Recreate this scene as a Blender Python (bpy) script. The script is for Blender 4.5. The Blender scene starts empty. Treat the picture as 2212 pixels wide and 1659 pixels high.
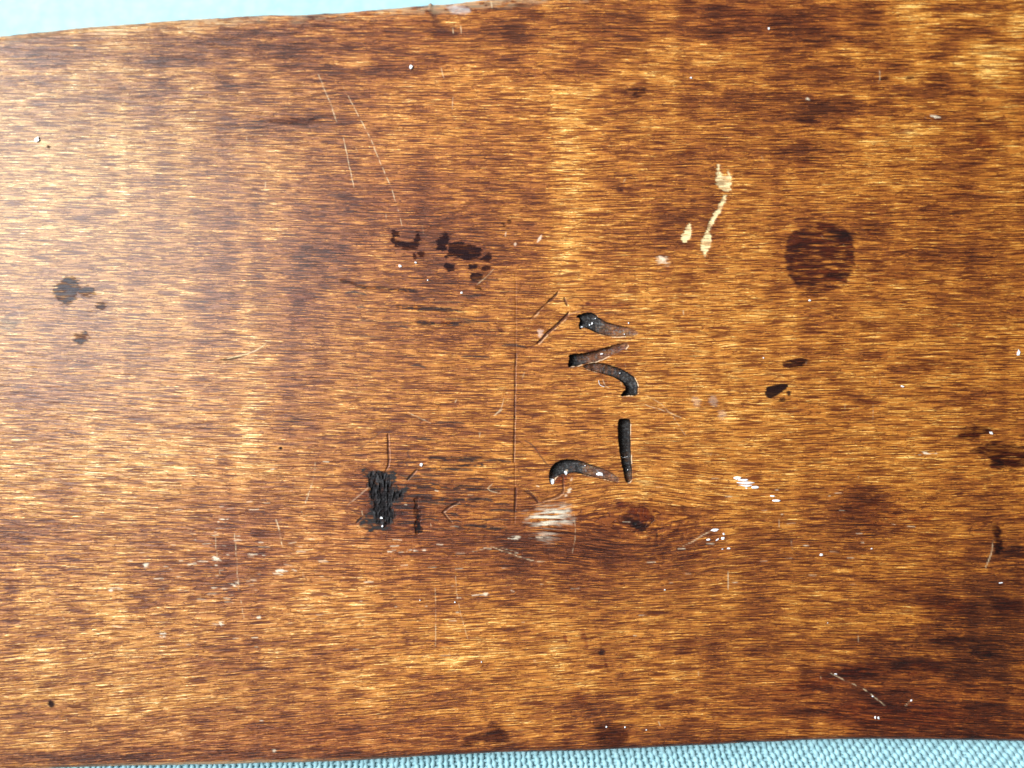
import bpy, math, random
import numpy as np
from mathutils import Vector

# ------------------------------------------------------------------ camera, world, lamps, exposure
SC = bpy.context.scene
COL = SC.collection
PXW, PXH = 2212.0, 1659.0            # working units of the board drawing ("du"): 2212 du = 0.30 m at the focus plane
S = 0.30 / PXW
LENS = 26.0
D = 0.30 * LENS / 36.0               # camera height above the focus plane

cam_data = bpy.data.cameras.new("camera")
cam = bpy.data.objects.new("camera", cam_data)
COL.objects.link(cam)
cam.location = (0, 0, D)
cam_data.lens = LENS
cam_data.sensor_width = 36.0
cam_data.clip_start = 0.005
cam_data.clip_end = 20.0
cam_data.dof.use_dof = True
cam_data.dof.focus_distance = D
cam_data.dof.aperture_fstop = 2.6
SC.camera = cam

world = bpy.data.worlds.new("World")
SC.world = world
world.use_nodes = True
bg = world.node_tree.nodes["Background"]
bg.inputs[0].default_value = (0.93, 0.97, 1.0, 1)
bg.inputs[1].default_value = 0.15

def area(name, loc, target, sx, sy, power, color):
    l = bpy.data.lights.new(name, 'AREA')
    l.shape = 'RECTANGLE'
    l.size, l.size_y = sx, sy
    l.energy = power
    l.color = color
    o = bpy.data.objects.new(name, l)
    COL.objects.link(o)
    o.location = loc
    o.rotation_euler = (Vector(target) - Vector(loc)).to_track_quat('-Z', 'Y').to_euler()
    return o
area("window_light", (-1.10, 0.42, 0.98), (0, 0, 0), 0.80, 1.30, 70.0, (0.97, 0.985, 1.0))

SC.view_settings.view_transform = 'Standard'
SC.view_settings.look = 'None'
SC.view_settings.exposure = 0.22
SC.view_settings.gamma = 1.0
SC.render.engine = 'CYCLES'
SC.cycles.max_bounces = 4

rnd = random.Random(7)

# ------------------------------------------------------------------ numpy helpers
def _hash(ix, iy, seed):
    h = (ix.astype(np.int64) * 374761393 + iy.astype(np.int64) * 668265263 + seed * 974711) & 0xFFFFFFFF
    h = ((h ^ (h >> 13)) * 1274126177) & 0xFFFFFFFF
    h = h ^ (h >> 16)
    return (h & 0xFFFFFF) / float(0xFFFFFF)

def vnoise(x, y, seed=0):
    x0 = np.floor(x); y0 = np.floor(y)
    fx = x - x0; fy = y - y0
    fx = fx * fx * (3 - 2 * fx); fy = fy * fy * (3 - 2 * fy)
    a = _hash(x0, y0, seed); b = _hash(x0 + 1, y0, seed)
    c = _hash(x0, y0 + 1, seed); d = _hash(x0 + 1, y0 + 1, seed)
    return (a + (b - a) * fx) * (1 - fy) + (c + (d - c) * fx) * fy

def fbm(x, y, seed=0, octs=3):
    s = 0; a = 1.0; t = 0
    for k in range(octs):
        s = s + a * vnoise(x * 2 ** k + 17.3 * k, y * 2 ** k + 5.1 * k, seed + k); t += a; a *= 0.55
    return s / t

def sstep(a, b, x):
    t = np.clip((x - a) / (b - a), 0, 1)
    return t * t * (3 - 2 * t)

def chaikin(p, n=2, closed=True):
    p = np.asarray(p, float)
    for _ in range(n):
        if closed:
            q = np.roll(p, -1, 0)
            p = np.stack([0.75 * p + 0.25 * q, 0.25 * p + 0.75 * q], 1).reshape(-1, 2)
        else:
            a, b = p[:-1], p[1:]
            m = np.stack([0.75 * a + 0.25 * b, 0.25 * a + 0.75 * b], 1).reshape(-1, 2)
            p = np.vstack([p[:1], m, p[-1:]])
    return p

def seg_dist(x, y, pts, closed):
    """distance to a polyline and the fraction along it"""
    best = np.full(x.shape, 1e9); frac = np.zeros(x.shape)
    n = len(pts); m = n if closed else n - 1
    L = 0.0; lens = [np.hypot(*(pts[(i + 1) % n] - pts[i])) for i in range(m)]; tot = sum(lens)
    for i in range(m):
        a = pts[i]; b = pts[(i + 1) % n]; d = b - a; l2 = max(d @ d, 1e-9)
        t = np.clip(((x - a[0]) * d[0] + (y - a[1]) * d[1]) / l2, 0, 1)
        dd = np.hypot(x - a[0] - t * d[0], y - a[1] - t * d[1])
        k = dd < best
        best[k] = dd[k]; frac[k] = ((L + t * lens[i]) / tot)[k]
        L += lens[i]
    return best, frac

def poly_sd(x, y, pts):
    d, _ = seg_dist(x, y, pts, True)
    ins = np.zeros(x.shape, bool)
    n = len(pts)
    for i in range(n):
        x1, y1 = pts[i]; x2, y2 = pts[(i + 1) % n]
        if y1 == y2: continue
        c = ((y1 > y) != (y2 > y)) & (x < (x2 - x1) * (y - y1) / (y2 - y1) + x1)
        ins ^= c
    return np.where(ins, -d, d)

# ------------------------------------------------------------------ the board's outline and bow
TOP = np.array([(-420, 118), (-200, 98), (0, 79), (80, 70), (170, 61), (300, 51), (400, 43), (500, 37.5), (540, 34), (585, 32),
                (635, 33), (737, 27.5), (830, 20), (900, 13.5), (924, 12), (930, 6), (936, 11), (962, 10), (1000, 6), (1045, 0), (1150, -10),
                (1400, -24), (1700, -38), (2212, -60), (2700, -76)], float)
BOT = np.array([(-420, 1682), (0, 1663), (233, 1654.5), (333, 1653), (500, 1650), (737, 1644), (924, 1633), (1071, 1625),
                (1271, 1621), (1475, 1611), (1675, 1601.5), (1775, 1597), (1908, 1596), (2060, 1598), (2212, 1601), (2700, 1622)], float)
def smooth_curve(C, xs):
    y = np.interp(xs, C[:, 0], C[:, 1])
    return y

def bow(u, v):
    """height of the gently bowed face in metres"""
    dy = (v - 1060) / 1060.0
    dx = (u - 1250) / 1250.0
    zy = np.where(dy < 0, -0.0085 * dy * dy, -0.0050 * dy * dy)
    zx = np.where(dx < 0, -0.0035 * dx * dx, -0.0050 * dx * dx)
    return zy + zx

def world_xyz(u, v, z):
    k = (D - z) / D
    return (u - PXW / 2) * S * k, (PXH / 2 - v) * S * k, z

def axis(lo, hi, fine_lo, fine_hi, coarse, mid, fine, vlo, vhi):
    a = list(np.arange(lo, vlo, coarse))
    a += list(np.arange(vlo, fine_lo, mid))
    a += list(np.arange(fine_lo, fine_hi, fine))
    a += list(np.arange(fine_hi, vhi, mid))
    a += list(np.arange(vhi, hi + 0.1, coarse))
    return np.array(sorted(set(np.round(a, 3))))

cu = axis(-400, 2640, 740, 1480, 14, 2.9, 1.35, -30, 2245)
# rows are laid out for a nominal outline from 0 to 1640 and then stretched to the real one
tv = np.concatenate([np.linspace(0, 22, 14), np.arange(25, 480, 2.9), np.arange(480, 1182, 1.35), np.arange(1182, 1616, 2.9), np.linspace(1618, 1640, 14)])
tv = tv / 1640.0
U = np.repeat(cu[None, :], len(tv), 0)
ytop = smooth_curve(TOP, cu) + 1.2 * (fbm(cu / 22, cu * 0, 91) - 0.5) * 2
ybot = smooth_curve(BOT, cu) + 0.8 * (fbm(cu / 30, cu * 0, 92) - 0.5) * 2
V = ytop[None, :] + tv[:, None] * (ybot - ytop)[None, :]
NR, NC = U.shape

EDGE_T = V - ytop[None, :]
EDGE_B = ybot[None, :] - V
Z = bow(U, V)
def fillet(e, r):
    k = np.clip(r - e, 0, r)
    return (r - np.sqrt(np.maximum(r * r - k * k, 0)))
Z = Z - fillet(EDGE_T, 13.0) * S * 0.9 - fillet(EDGE_B, 9.0) * S * 0.9

TONE = np.zeros_like(U)
TINT = np.ones(U.shape + (3,))
OV = np.zeros(U.shape + (4,))
DULL = np.zeros_like(U)
LAB = np.zeros(U.shape, np.int32)
PARTS = [("face", None)]

# ------------------------------------------------------------------ grain direction
gx = U.copy()
w_low = sstep(1050, 1500, V)
gy = V + 0.065 * (U - 1150) * w_low * sstep(2300, 1300, U)
gy = gy - 0.03 * (U - 700) * sstep(2000, 600, U) * sstep(200, 500, V) * (1 - w_low)
dk = V - 1122
gy = gy - 34 * np.exp(-((U - 1370) / 150) ** 2) * np.tanh(dk / 45) * np.exp(-(dk / 130) ** 2)
gy = gy + 7 * (fbm(U / 300, V / 80, 3) - 0.5) + 1.2 * (fbm(U / 60, V / 25, 4) - 0.5)
gx = gx + 20 * (fbm(U / 120, V / 40, 5) - 0.5)

# ------------------------------------------------------------------ broad colour of the stained wood
def blob(cx, cy, sx, sy, amp, rot=0.0):
    c, s = math.cos(math.radians(rot)), math.sin(math.radians(rot))
    x = (U - cx) * c + (V - cy) * s; y = -(U - cx) * s + (V - cy) * c
    return amp * np.exp(-0.5 * ((x / sx) ** 2 + (y / sy) ** 2))

DARKS = [(560, 130, 320, 60, .22), (1120, 90, 170, 45, .16), (640, 262, 95, 14, .42), (650, 720, 32, 120, .20), (648, 920, 30, 80, .15),
         (470, 640, 36, 90, .16), (850, 440, 150, 70, .24), (700, 560, 50, 40, .2), (960, 560, 120, 60, .18), (1640, 40, 130, 40, .26), (1730, 105, 80, 26, .2),
         (1760, 240, 70, 22, .38), (1720, 330, 26, 18, .35), (1930, 520, 60, 45, .25), (2010, 210, 70, 16, .12), (1640, 215, 130, 14, .25),
         (1290, 1180, 130, 55, .36), (1090, 1175, 150, 26, .24), (960, 1230, 180, 30, .15), (1850, 1110, 60, 45, .30), (2060, 1300, 130, 80, .34),
         (2170, 1390, 70, 70, .36), (1960, 1420, 90, 30, .30), (1880, 1500, 200, 45, .28), (2120, 1560, 160, 40, .34), (600, 1632, 300, 12, .42), (150, 1645, 150, 14, .30),
         (520, 1180, 60, 80, .22), (460, 1250, 40, 40, .18), (700, 1580, 140, 34, .26), (480, 1400, 40, 16, .3), (1160, 1290, 200, 16, .12), (1560, 1180, 130, 40, .2),
         (1000, 720, 60, 16, .18), (960, 640, 70, 10, .2), (880, 1090, 90, 30, .22), (60, 850, 60, 14, .25), (40, 1160, 50, 30, .3), (200, 470, 60, 20, .16),
         (330, 540, 70, 30, .14), (90, 120, 90, 18, .28), (350, 130, 70, 12, .25), (500, 90, 60, 10, .2), (2100, 480, 120, 50, .12), (1540, 350, 70, 120, .16), (1450, 480, 60, 60, .16),
         (2180, 1180, 50, 60, .22), (1500, 1400, 60, 18, .18), (1290, 1530, 40, 25, .3), (1420, 1590, 160, 20, .22), (1790, 1380, 110, 20, .15)]
LIGHTS = [(1222, 400, 26, 180, .30), (1215, 230, 34, 40, .22), (1205, 620, 20, 60, .2), (1600, 880, 180, 140, .16), (1480, 740, 120, 90, .12), (1000, 1400, 130, 60, .16), (1225, 1390, 30, 30, .22),
          (1230, 1480, 70, 30, .2), (960, 1430, 60, 30, .22), (600, 1330, 80, 34, .2), (330, 1390, 120, 30, .14), (400, 1000, 200, 60, .14), (580, 850, 60, 90, .14),
          (1620, 520, 40, 130, .16), (2120, 130, 130, 40, .2), (1980, 300, 120, 26, .12), (1180, 860, 60, 120, .06), (560, 990, 50, 30, .14), (150, 1010, 140, 60, .16),
          (260, 960, 40, 120, .1), (1560, 120, 90, 24, .16), (1110, 210, 90, 26, .16), (820, 130, 70, 10, .22), (1490, 1060, 90, 30, .22), (1410, 1160, 40, 12, .3), (1900, 1330, 150, 24, .12), (1660, 1480, 90, 30, .12),
          (1950, 880, 120, 90, .06), (230, 1500, 150, 40, .12)]
for b in DARKS: TONE -= 0.78 * blob(*b)
for b in LIGHTS: TONE += 0.75 * blob(*b)
# curly figure: soft upright bands, and flame-like blotches lying along the grain
TONE += 0.33 * (fbm(U / 66, gy / 420, 11, 3) - 0.5)
blt = fbm(gx / 85, gy / 17, 12, 3) - 0.5
TONE += blt * (0.20 + 0.45 * sstep(420, 120, V) + 0.30 * sstep(1250, 1450, V) + 0.25 * sstep(1500, 1900, U))
TONE += 0.18 * (fbm(gx / 150, gy / 36, 13, 2) - 0.5)

# the colour of the finish plus a painted grey sheen on the left: browner along the top left, orange in the middle, deep amber to the right
def tint(mask, col):
    m = mask[..., None]
    TINT[:] = TINT * (1 - m) + TINT * np.array(col) * m
tint(sstep(900, 2300, U) * 0.8, (0.88, 0.80, 0.56))
tint(sstep(1000, 50, U) * 0.9, (.95, 1.10, 1.30))  # pale window sheen on the left imitated by a greyer tint
tint(sstep(500, 1100, U) * 1.0, (1.0, .98, .78))
tint(np.ones_like(U), (1.0, 1.0, .95))
tint(sstep(1000, 150, U) * sstep(1200, 200, V) * .8, (.87, 1.06, 1.30))  # sheen over the upper left, painted in as greyer wood
tint(sstep(350, 60, V) * sstep(1500, 600, U) * 0.6, (0.93, 0.86, 0.98))
reds = np.clip(blob(1880, 1510, 210, 50, .75) + blob(2130, 1570, 170, 40, .65) + blob(680, 1600, 330, 34, .55) + blob(1290, 1190, 140, 50, .45) + blob(840, 470, 170, 90, .32)
               + blob(500, 1180, 100, 90, .3) + blob(950, 1130, 140, 60, .3) + blob(1640, 40, 160, 50, .5) + blob(820, 1180, 120, 50, .35), 0, 0.9)
tint(reds * (0.5 + fbm(gx / 60, gy / 12, 21)), (0.78, 0.60, 0.72))

# ------------------------------------------------------------------ marks
def bbox(pts, m):
    x0, y0 = pts.min(0) - m; x1, y1 = pts.max(0) + m
    c0, c1 = np.searchsorted(cu, [x0, x1])
    vm = V[:, max(0, min(NC - 1, (c0 + c1) // 2))]
    r0, r1 = np.searchsorted(vm, [y0 - 8, y1 + 8])
    return slice(max(r0, 0), min(r1, NR)), slice(max(c0, 0), min(c1, NC))

def new_part(name, label=None):
    PARTS.append((name, label))
    return len(PARTS) - 1

def over(sl, col, a):
    a = np.clip(a, 0, 1)[..., None]
    o = OV[sl]
    al = o[..., 3:4]
    out = al * (1 - a) + a
    rgb = (o[..., :3] * al * (1 - a) + np.array(col) * a) / np.maximum(out, 1e-6)
    OV[sl] = np.concatenate([rgb, out], -1)

def stain(pts, name=None, col=(.22, .11, .12), amt=0.9, soft=4, jit=5, grain=0.35, label=None, smooth=2, opaque=None, oa=0.0, dull=0.0, seed=0):
    p = chaikin(pts, smooth)
    sl = bbox(p, soft + jit + 4)
    u, v = U[sl], V[sl]
    sd = poly_sd(u, v, p)
    sd = sd + jit * 2 * (fbm(gx[sl] / 13, gy[sl] / 3.4, 40 + seed, 2) - 0.5)
    a = sstep(soft, -soft, sd)
    st = fbm(gx[sl] / 32, gy[sl] / 4.0, 60 + seed, 3)
    a2 = np.clip(a * amt * (1 - grain + grain * 2 * sstep(0.25, 0.7, 1 - st)), 0, 1)
    m = a2[..., None]
    TINT[sl] = TINT[sl] * (1 - m) + TINT[sl] * np.array(col) * m
    if opaque is not None:
        over(sl, opaque, a2 * oa)
    if dull: DULL[sl] = np.maximum(DULL[sl], a * dull)
    if name:
        i = new_part(name, label)
        L = LAB[sl]; L[(sd < 0)] = i; LAB[sl] = L
    return sl, sd, a

def ell(cx, cy, rx, ry, rot=0, n=14, seed=1, rough=0.15):
    r = random.Random(seed * 977 + int(cx * 3 + cy))
    c, s = math.cos(math.radians(rot)), math.sin(math.radians(rot))
    out = []
    for i in range(n):
        a = 2 * math.pi * i / n; k = 1 + r.uniform(-rough, rough)
        x, y = rx * math.cos(a) * k, ry * math.sin(a) * k
        out.append((cx + x * c - y * s, cy + x * s + y * c))
    return out

def off(pts, ox, oy, k=7.5):
    return [(ox + x / k, oy + y / k) for x, y in pts]

def stroke(pts, w_, name=None, col=(.06, .02, .012), a=0.8, depth=0.0, label=None, dash=0.0, soft=1.0, lip=None, lipcol=(.66, .43, .25), lipa=0.6, taper=True, seed=0, lipw=1.0, wob=1.0):
    """a cut or scratch along a line; depth in du, lip = (dx, dy) side where the raised pale burr lies"""
    w = w_ if name == 'scratch' else w_ * 1.05
    depth = depth * .6; lipa = lipa * .5; a = a if name == 'scratch' or depth == 0 else min(1.0, a * 1.15)
    p = chaikin(pts, 1, False) if len(pts) > 2 else np.asarray(pts, float)
    sl = bbox(p, w * 3 + 8)
    u, v = U[sl], V[sl]
    uu = u + wob * 2 * (fbm(u / 9, v / 9, 80 + seed, 2) - 0.5); vv = v + wob * 2 * (fbm(u / 9, v / 9, 83 + seed, 2) - 0.5)
    d, f = seg_dist(uu, vv, p, False)
    ww = w * (0.35 + 0.65 * np.sqrt(np.clip(np.sin(np.pi * np.clip(f, 0.01, 0.99)) * 1.6, 0, 1))) if taper else w * np.ones_like(d)
    m = sstep(ww + soft, ww - soft, d) * np.clip(.55 + .9 * fbm(u / 6, v / 6, 87 + seed, 2), 0, 1)
    if dash:
        m = m * np.clip(1 - dash + dash * 2.2 * sstep(0.4, 0.62, fbm(u / 11 + seed, v / 7, 70 + seed, 2)), 0, 1)
    over(sl, col, m * a)
    if depth:
        Z[sl] = Z[sl] - depth * S * np.clip(1 - d / (ww + 0.8), 0, 1)
        DULL[sl] = np.maximum(DULL[sl], m * 0.5)
    if lip is not None:
        d2, f2 = seg_dist(uu - lip[0], vv - lip[1], p, False)
        m2 = sstep(lipw * .7 + 1.0, lipw * .7 - 0.6, d2) * sstep(0.42, 0.66, fbm(u / 9, v / 7, 75 + seed, 2) + 0.06)
        over(sl, lipcol, m2 * lipa * (d > ww * 0.6))
        Z[sl] = Z[sl] + m2 * 0.5 * S
    if name:
        i = new_part(name, label)
        L = LAB[sl]; L[(d < ww + 0.7)] = i; LAB[sl] = L

# --- pale, worn rim along the upper edge
rim = sstep(26, 4, EDGE_T + 16 * (fbm(U / 45, V / 9, 31) - 0.5)) * sstep(1700, 1200, U)
rim *= 0.35 + 0.6 * sstep(0.35, 0.65, fbm(U / 60, V / 60, 32))
over((slice(None), slice(None)), (.46, .33, .19), rim * 0.5 * sstep(.3, .6, fbm(gx / 14, gy / 5, 39, 3)))
rimb = sstep(9, 2, EDGE_B + 5 * (fbm(U / 40, V / 5, 33) - 0.5)) * np.clip(blob(470, 1650, 170, 40, 1.0), 0, 1)  # lit rim painted pale along the left part of the lower edge
over((slice(None), slice(None)), (.50, .33, .18), rimb * 0.7)
tint(sstep(16, 3, EDGE_B + 6 * (fbm(U / 30, V / 5, 34) - 0.5)) * sstep(700, 1000, U), (.45, .34, .38))

# --- the grey chip on the upper edge
stain([(958, 12), (1012, 12), (1016, 26), (1000, 30), (985, 30), (972, 24)], "edge_chip", col=(1, 1, 1), amt=0, soft=3, jit=4, opaque=None, label="grey bruise on the upper edge")
sl, sd, a = stain([(962, 14), (1012, 14), (1014, 26), (1000, 29), (985, 30), (972, 24)], None, amt=0)
over(sl, (.50, .47, .45), a * 0.5 * (0.5 + fbm(U[sl] / 8, V[sl] / 8, 35)))
stain([(925, 12), (940, 12), (946, 40), (960, 62), (985, 60), (985, 66), (950, 70), (932, 50)], None, col=(.4, .33, .36), amt=.8, soft=6, jit=6)

# --- ink blots in the upper middle
I0 = (811.0, 457.1)
inks = [
    ([(250, 310), (390, 310), (385, 400), (330, 420), (300, 480), (500, 490), (640, 480), (650, 340), (720, 345), (705, 540), (690, 600), (510, 620), (380, 560), (290, 560), (260, 420)], .92, "dark squarish ink blot, leftmost of the row"),
    ([(700, 660), (760, 630), (810, 690), (760, 725), (700, 710)], .75, None),
    ([(615, 690), (650, 690), (650, 745), (625, 745)], .6, None),
    ([(1110, 330), (1190, 330), (1195, 520), (1140, 560), (1130, 640), (990, 625), (1020, 540), (960, 480), (1060, 430)], .9, "dark ragged ink blot above the long blot"),
    ([(1190, 490), (1440, 490), (1440, 530), (1690, 560), (1720, 640), (1650, 760), (1480, 790), (1330, 720), (1200, 710), (1150, 770), (1110, 750), (1130, 690), (1190, 640)], .96, "long dark ink blot, largest of the row"),
    ([(1720, 730), (1820, 690), (1895, 700), (1870, 790), (1720, 800), (1690, 770)], .85, None),
    ([(1100, 850), (1280, 845), (1290, 900), (1240, 970), (1170, 970), (1110, 910)], .96, None),
    ([(1480, 850), (1650, 850), (1630, 930), (1520, 945)], .9, None),
    ([(1720, 870), (1860, 860), (1880, 940), (1730, 960)], .85, None),
    ([(1540, 990), (1690, 985), (1730, 1040), (1690, 1120), (1560, 1130), (1520, 1060)], .95, None),
    ([(1600, 1200), (1720, 1200), (1720, 1265), (1600, 1265)], .5, None),
    ([(2130, 120), (2190, 120), (2185, 200), (2140, 195)], .85, None),
    ([(2060, 195), (2100, 195), (2100, 245), (2065, 240)], .8, None),
]
for k, (p, am, lb) in enumerate(inks):
    stain(off(p, *I0), "ink_blot", col=(.075, .045, .075), amt=am, soft=1.8, jit=5.0, grain=.42, label=lb, smooth=1, opaque=(.018, .007, .009), oa=.6, seed=k, dull=.7)
stain(off([(380, 330), (650, 330), (650, 480), (330, 480)], *I0), None, col=(.5, .38, .42), amt=.6, soft=4, jit=3)
stain(off([(1470, 320), (1640, 330), (1640, 450), (1480, 460)], *I0), None, col=(.55, .40, .36), amt=.6, soft=6, jit=5)
stain(off([(1190, 330), (1190, 540), (950, 480)], *I0), None, col=(.5, .4, .45), amt=.5, soft=5, jit=5)
stain([(695, 530), (750, 520), (760, 550), (705, 555)], None, col=(.5, .34, .36), amt=.6, soft=7, jit=6)

# --- round stain on the right
sl, sd, a = stain([(1766, 478), (1800, 482), (1828, 494), (1842, 516), (1846, 545), (1844, 575), (1834, 602), (1812, 624), (1780, 634), (1745, 630), (1714, 612), (1702, 588), (1694, 550), (1700, 512), (1720, 498), (1745, 488)],
      "round_stain", col=(.20, .085, .06), amt=.80, soft=4, jit=5, grain=1.0, label="round dark stain with a crisp left rim")
stain([(1700, 530), (1770, 500), (1740, 520), (1712, 560), (1716, 600), (1745, 624), (1790, 630), (1745, 634), (1705, 605), (1694, 560)], None, col=(.36, .22, .17), amt=.7, soft=5, jit=5, seed=3)
stain([(1778, 588), (1838, 588), (1836, 602), (1780, 606)], None, col=(.3, .2, .18), amt=.8, soft=4, jit=6, seed=4)
stain([(1868, 488), (1918, 488), (1912, 508), (1872, 512)], "dark_smear", col=(.40, .26, .22), amt=.8, soft=7, jit=8)
stain([(1780, 500), (1850, 498), (1850, 520), (1790, 524)], None, col=(.3, .18, .16), amt=.7, soft=6, jit=8)
stain([(1855, 585), (1990, 580), (1985, 605), (1860, 612)], None, col=(.45, .30, .26), amt=.6, soft=12, jit=12, grain=.7)

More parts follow.
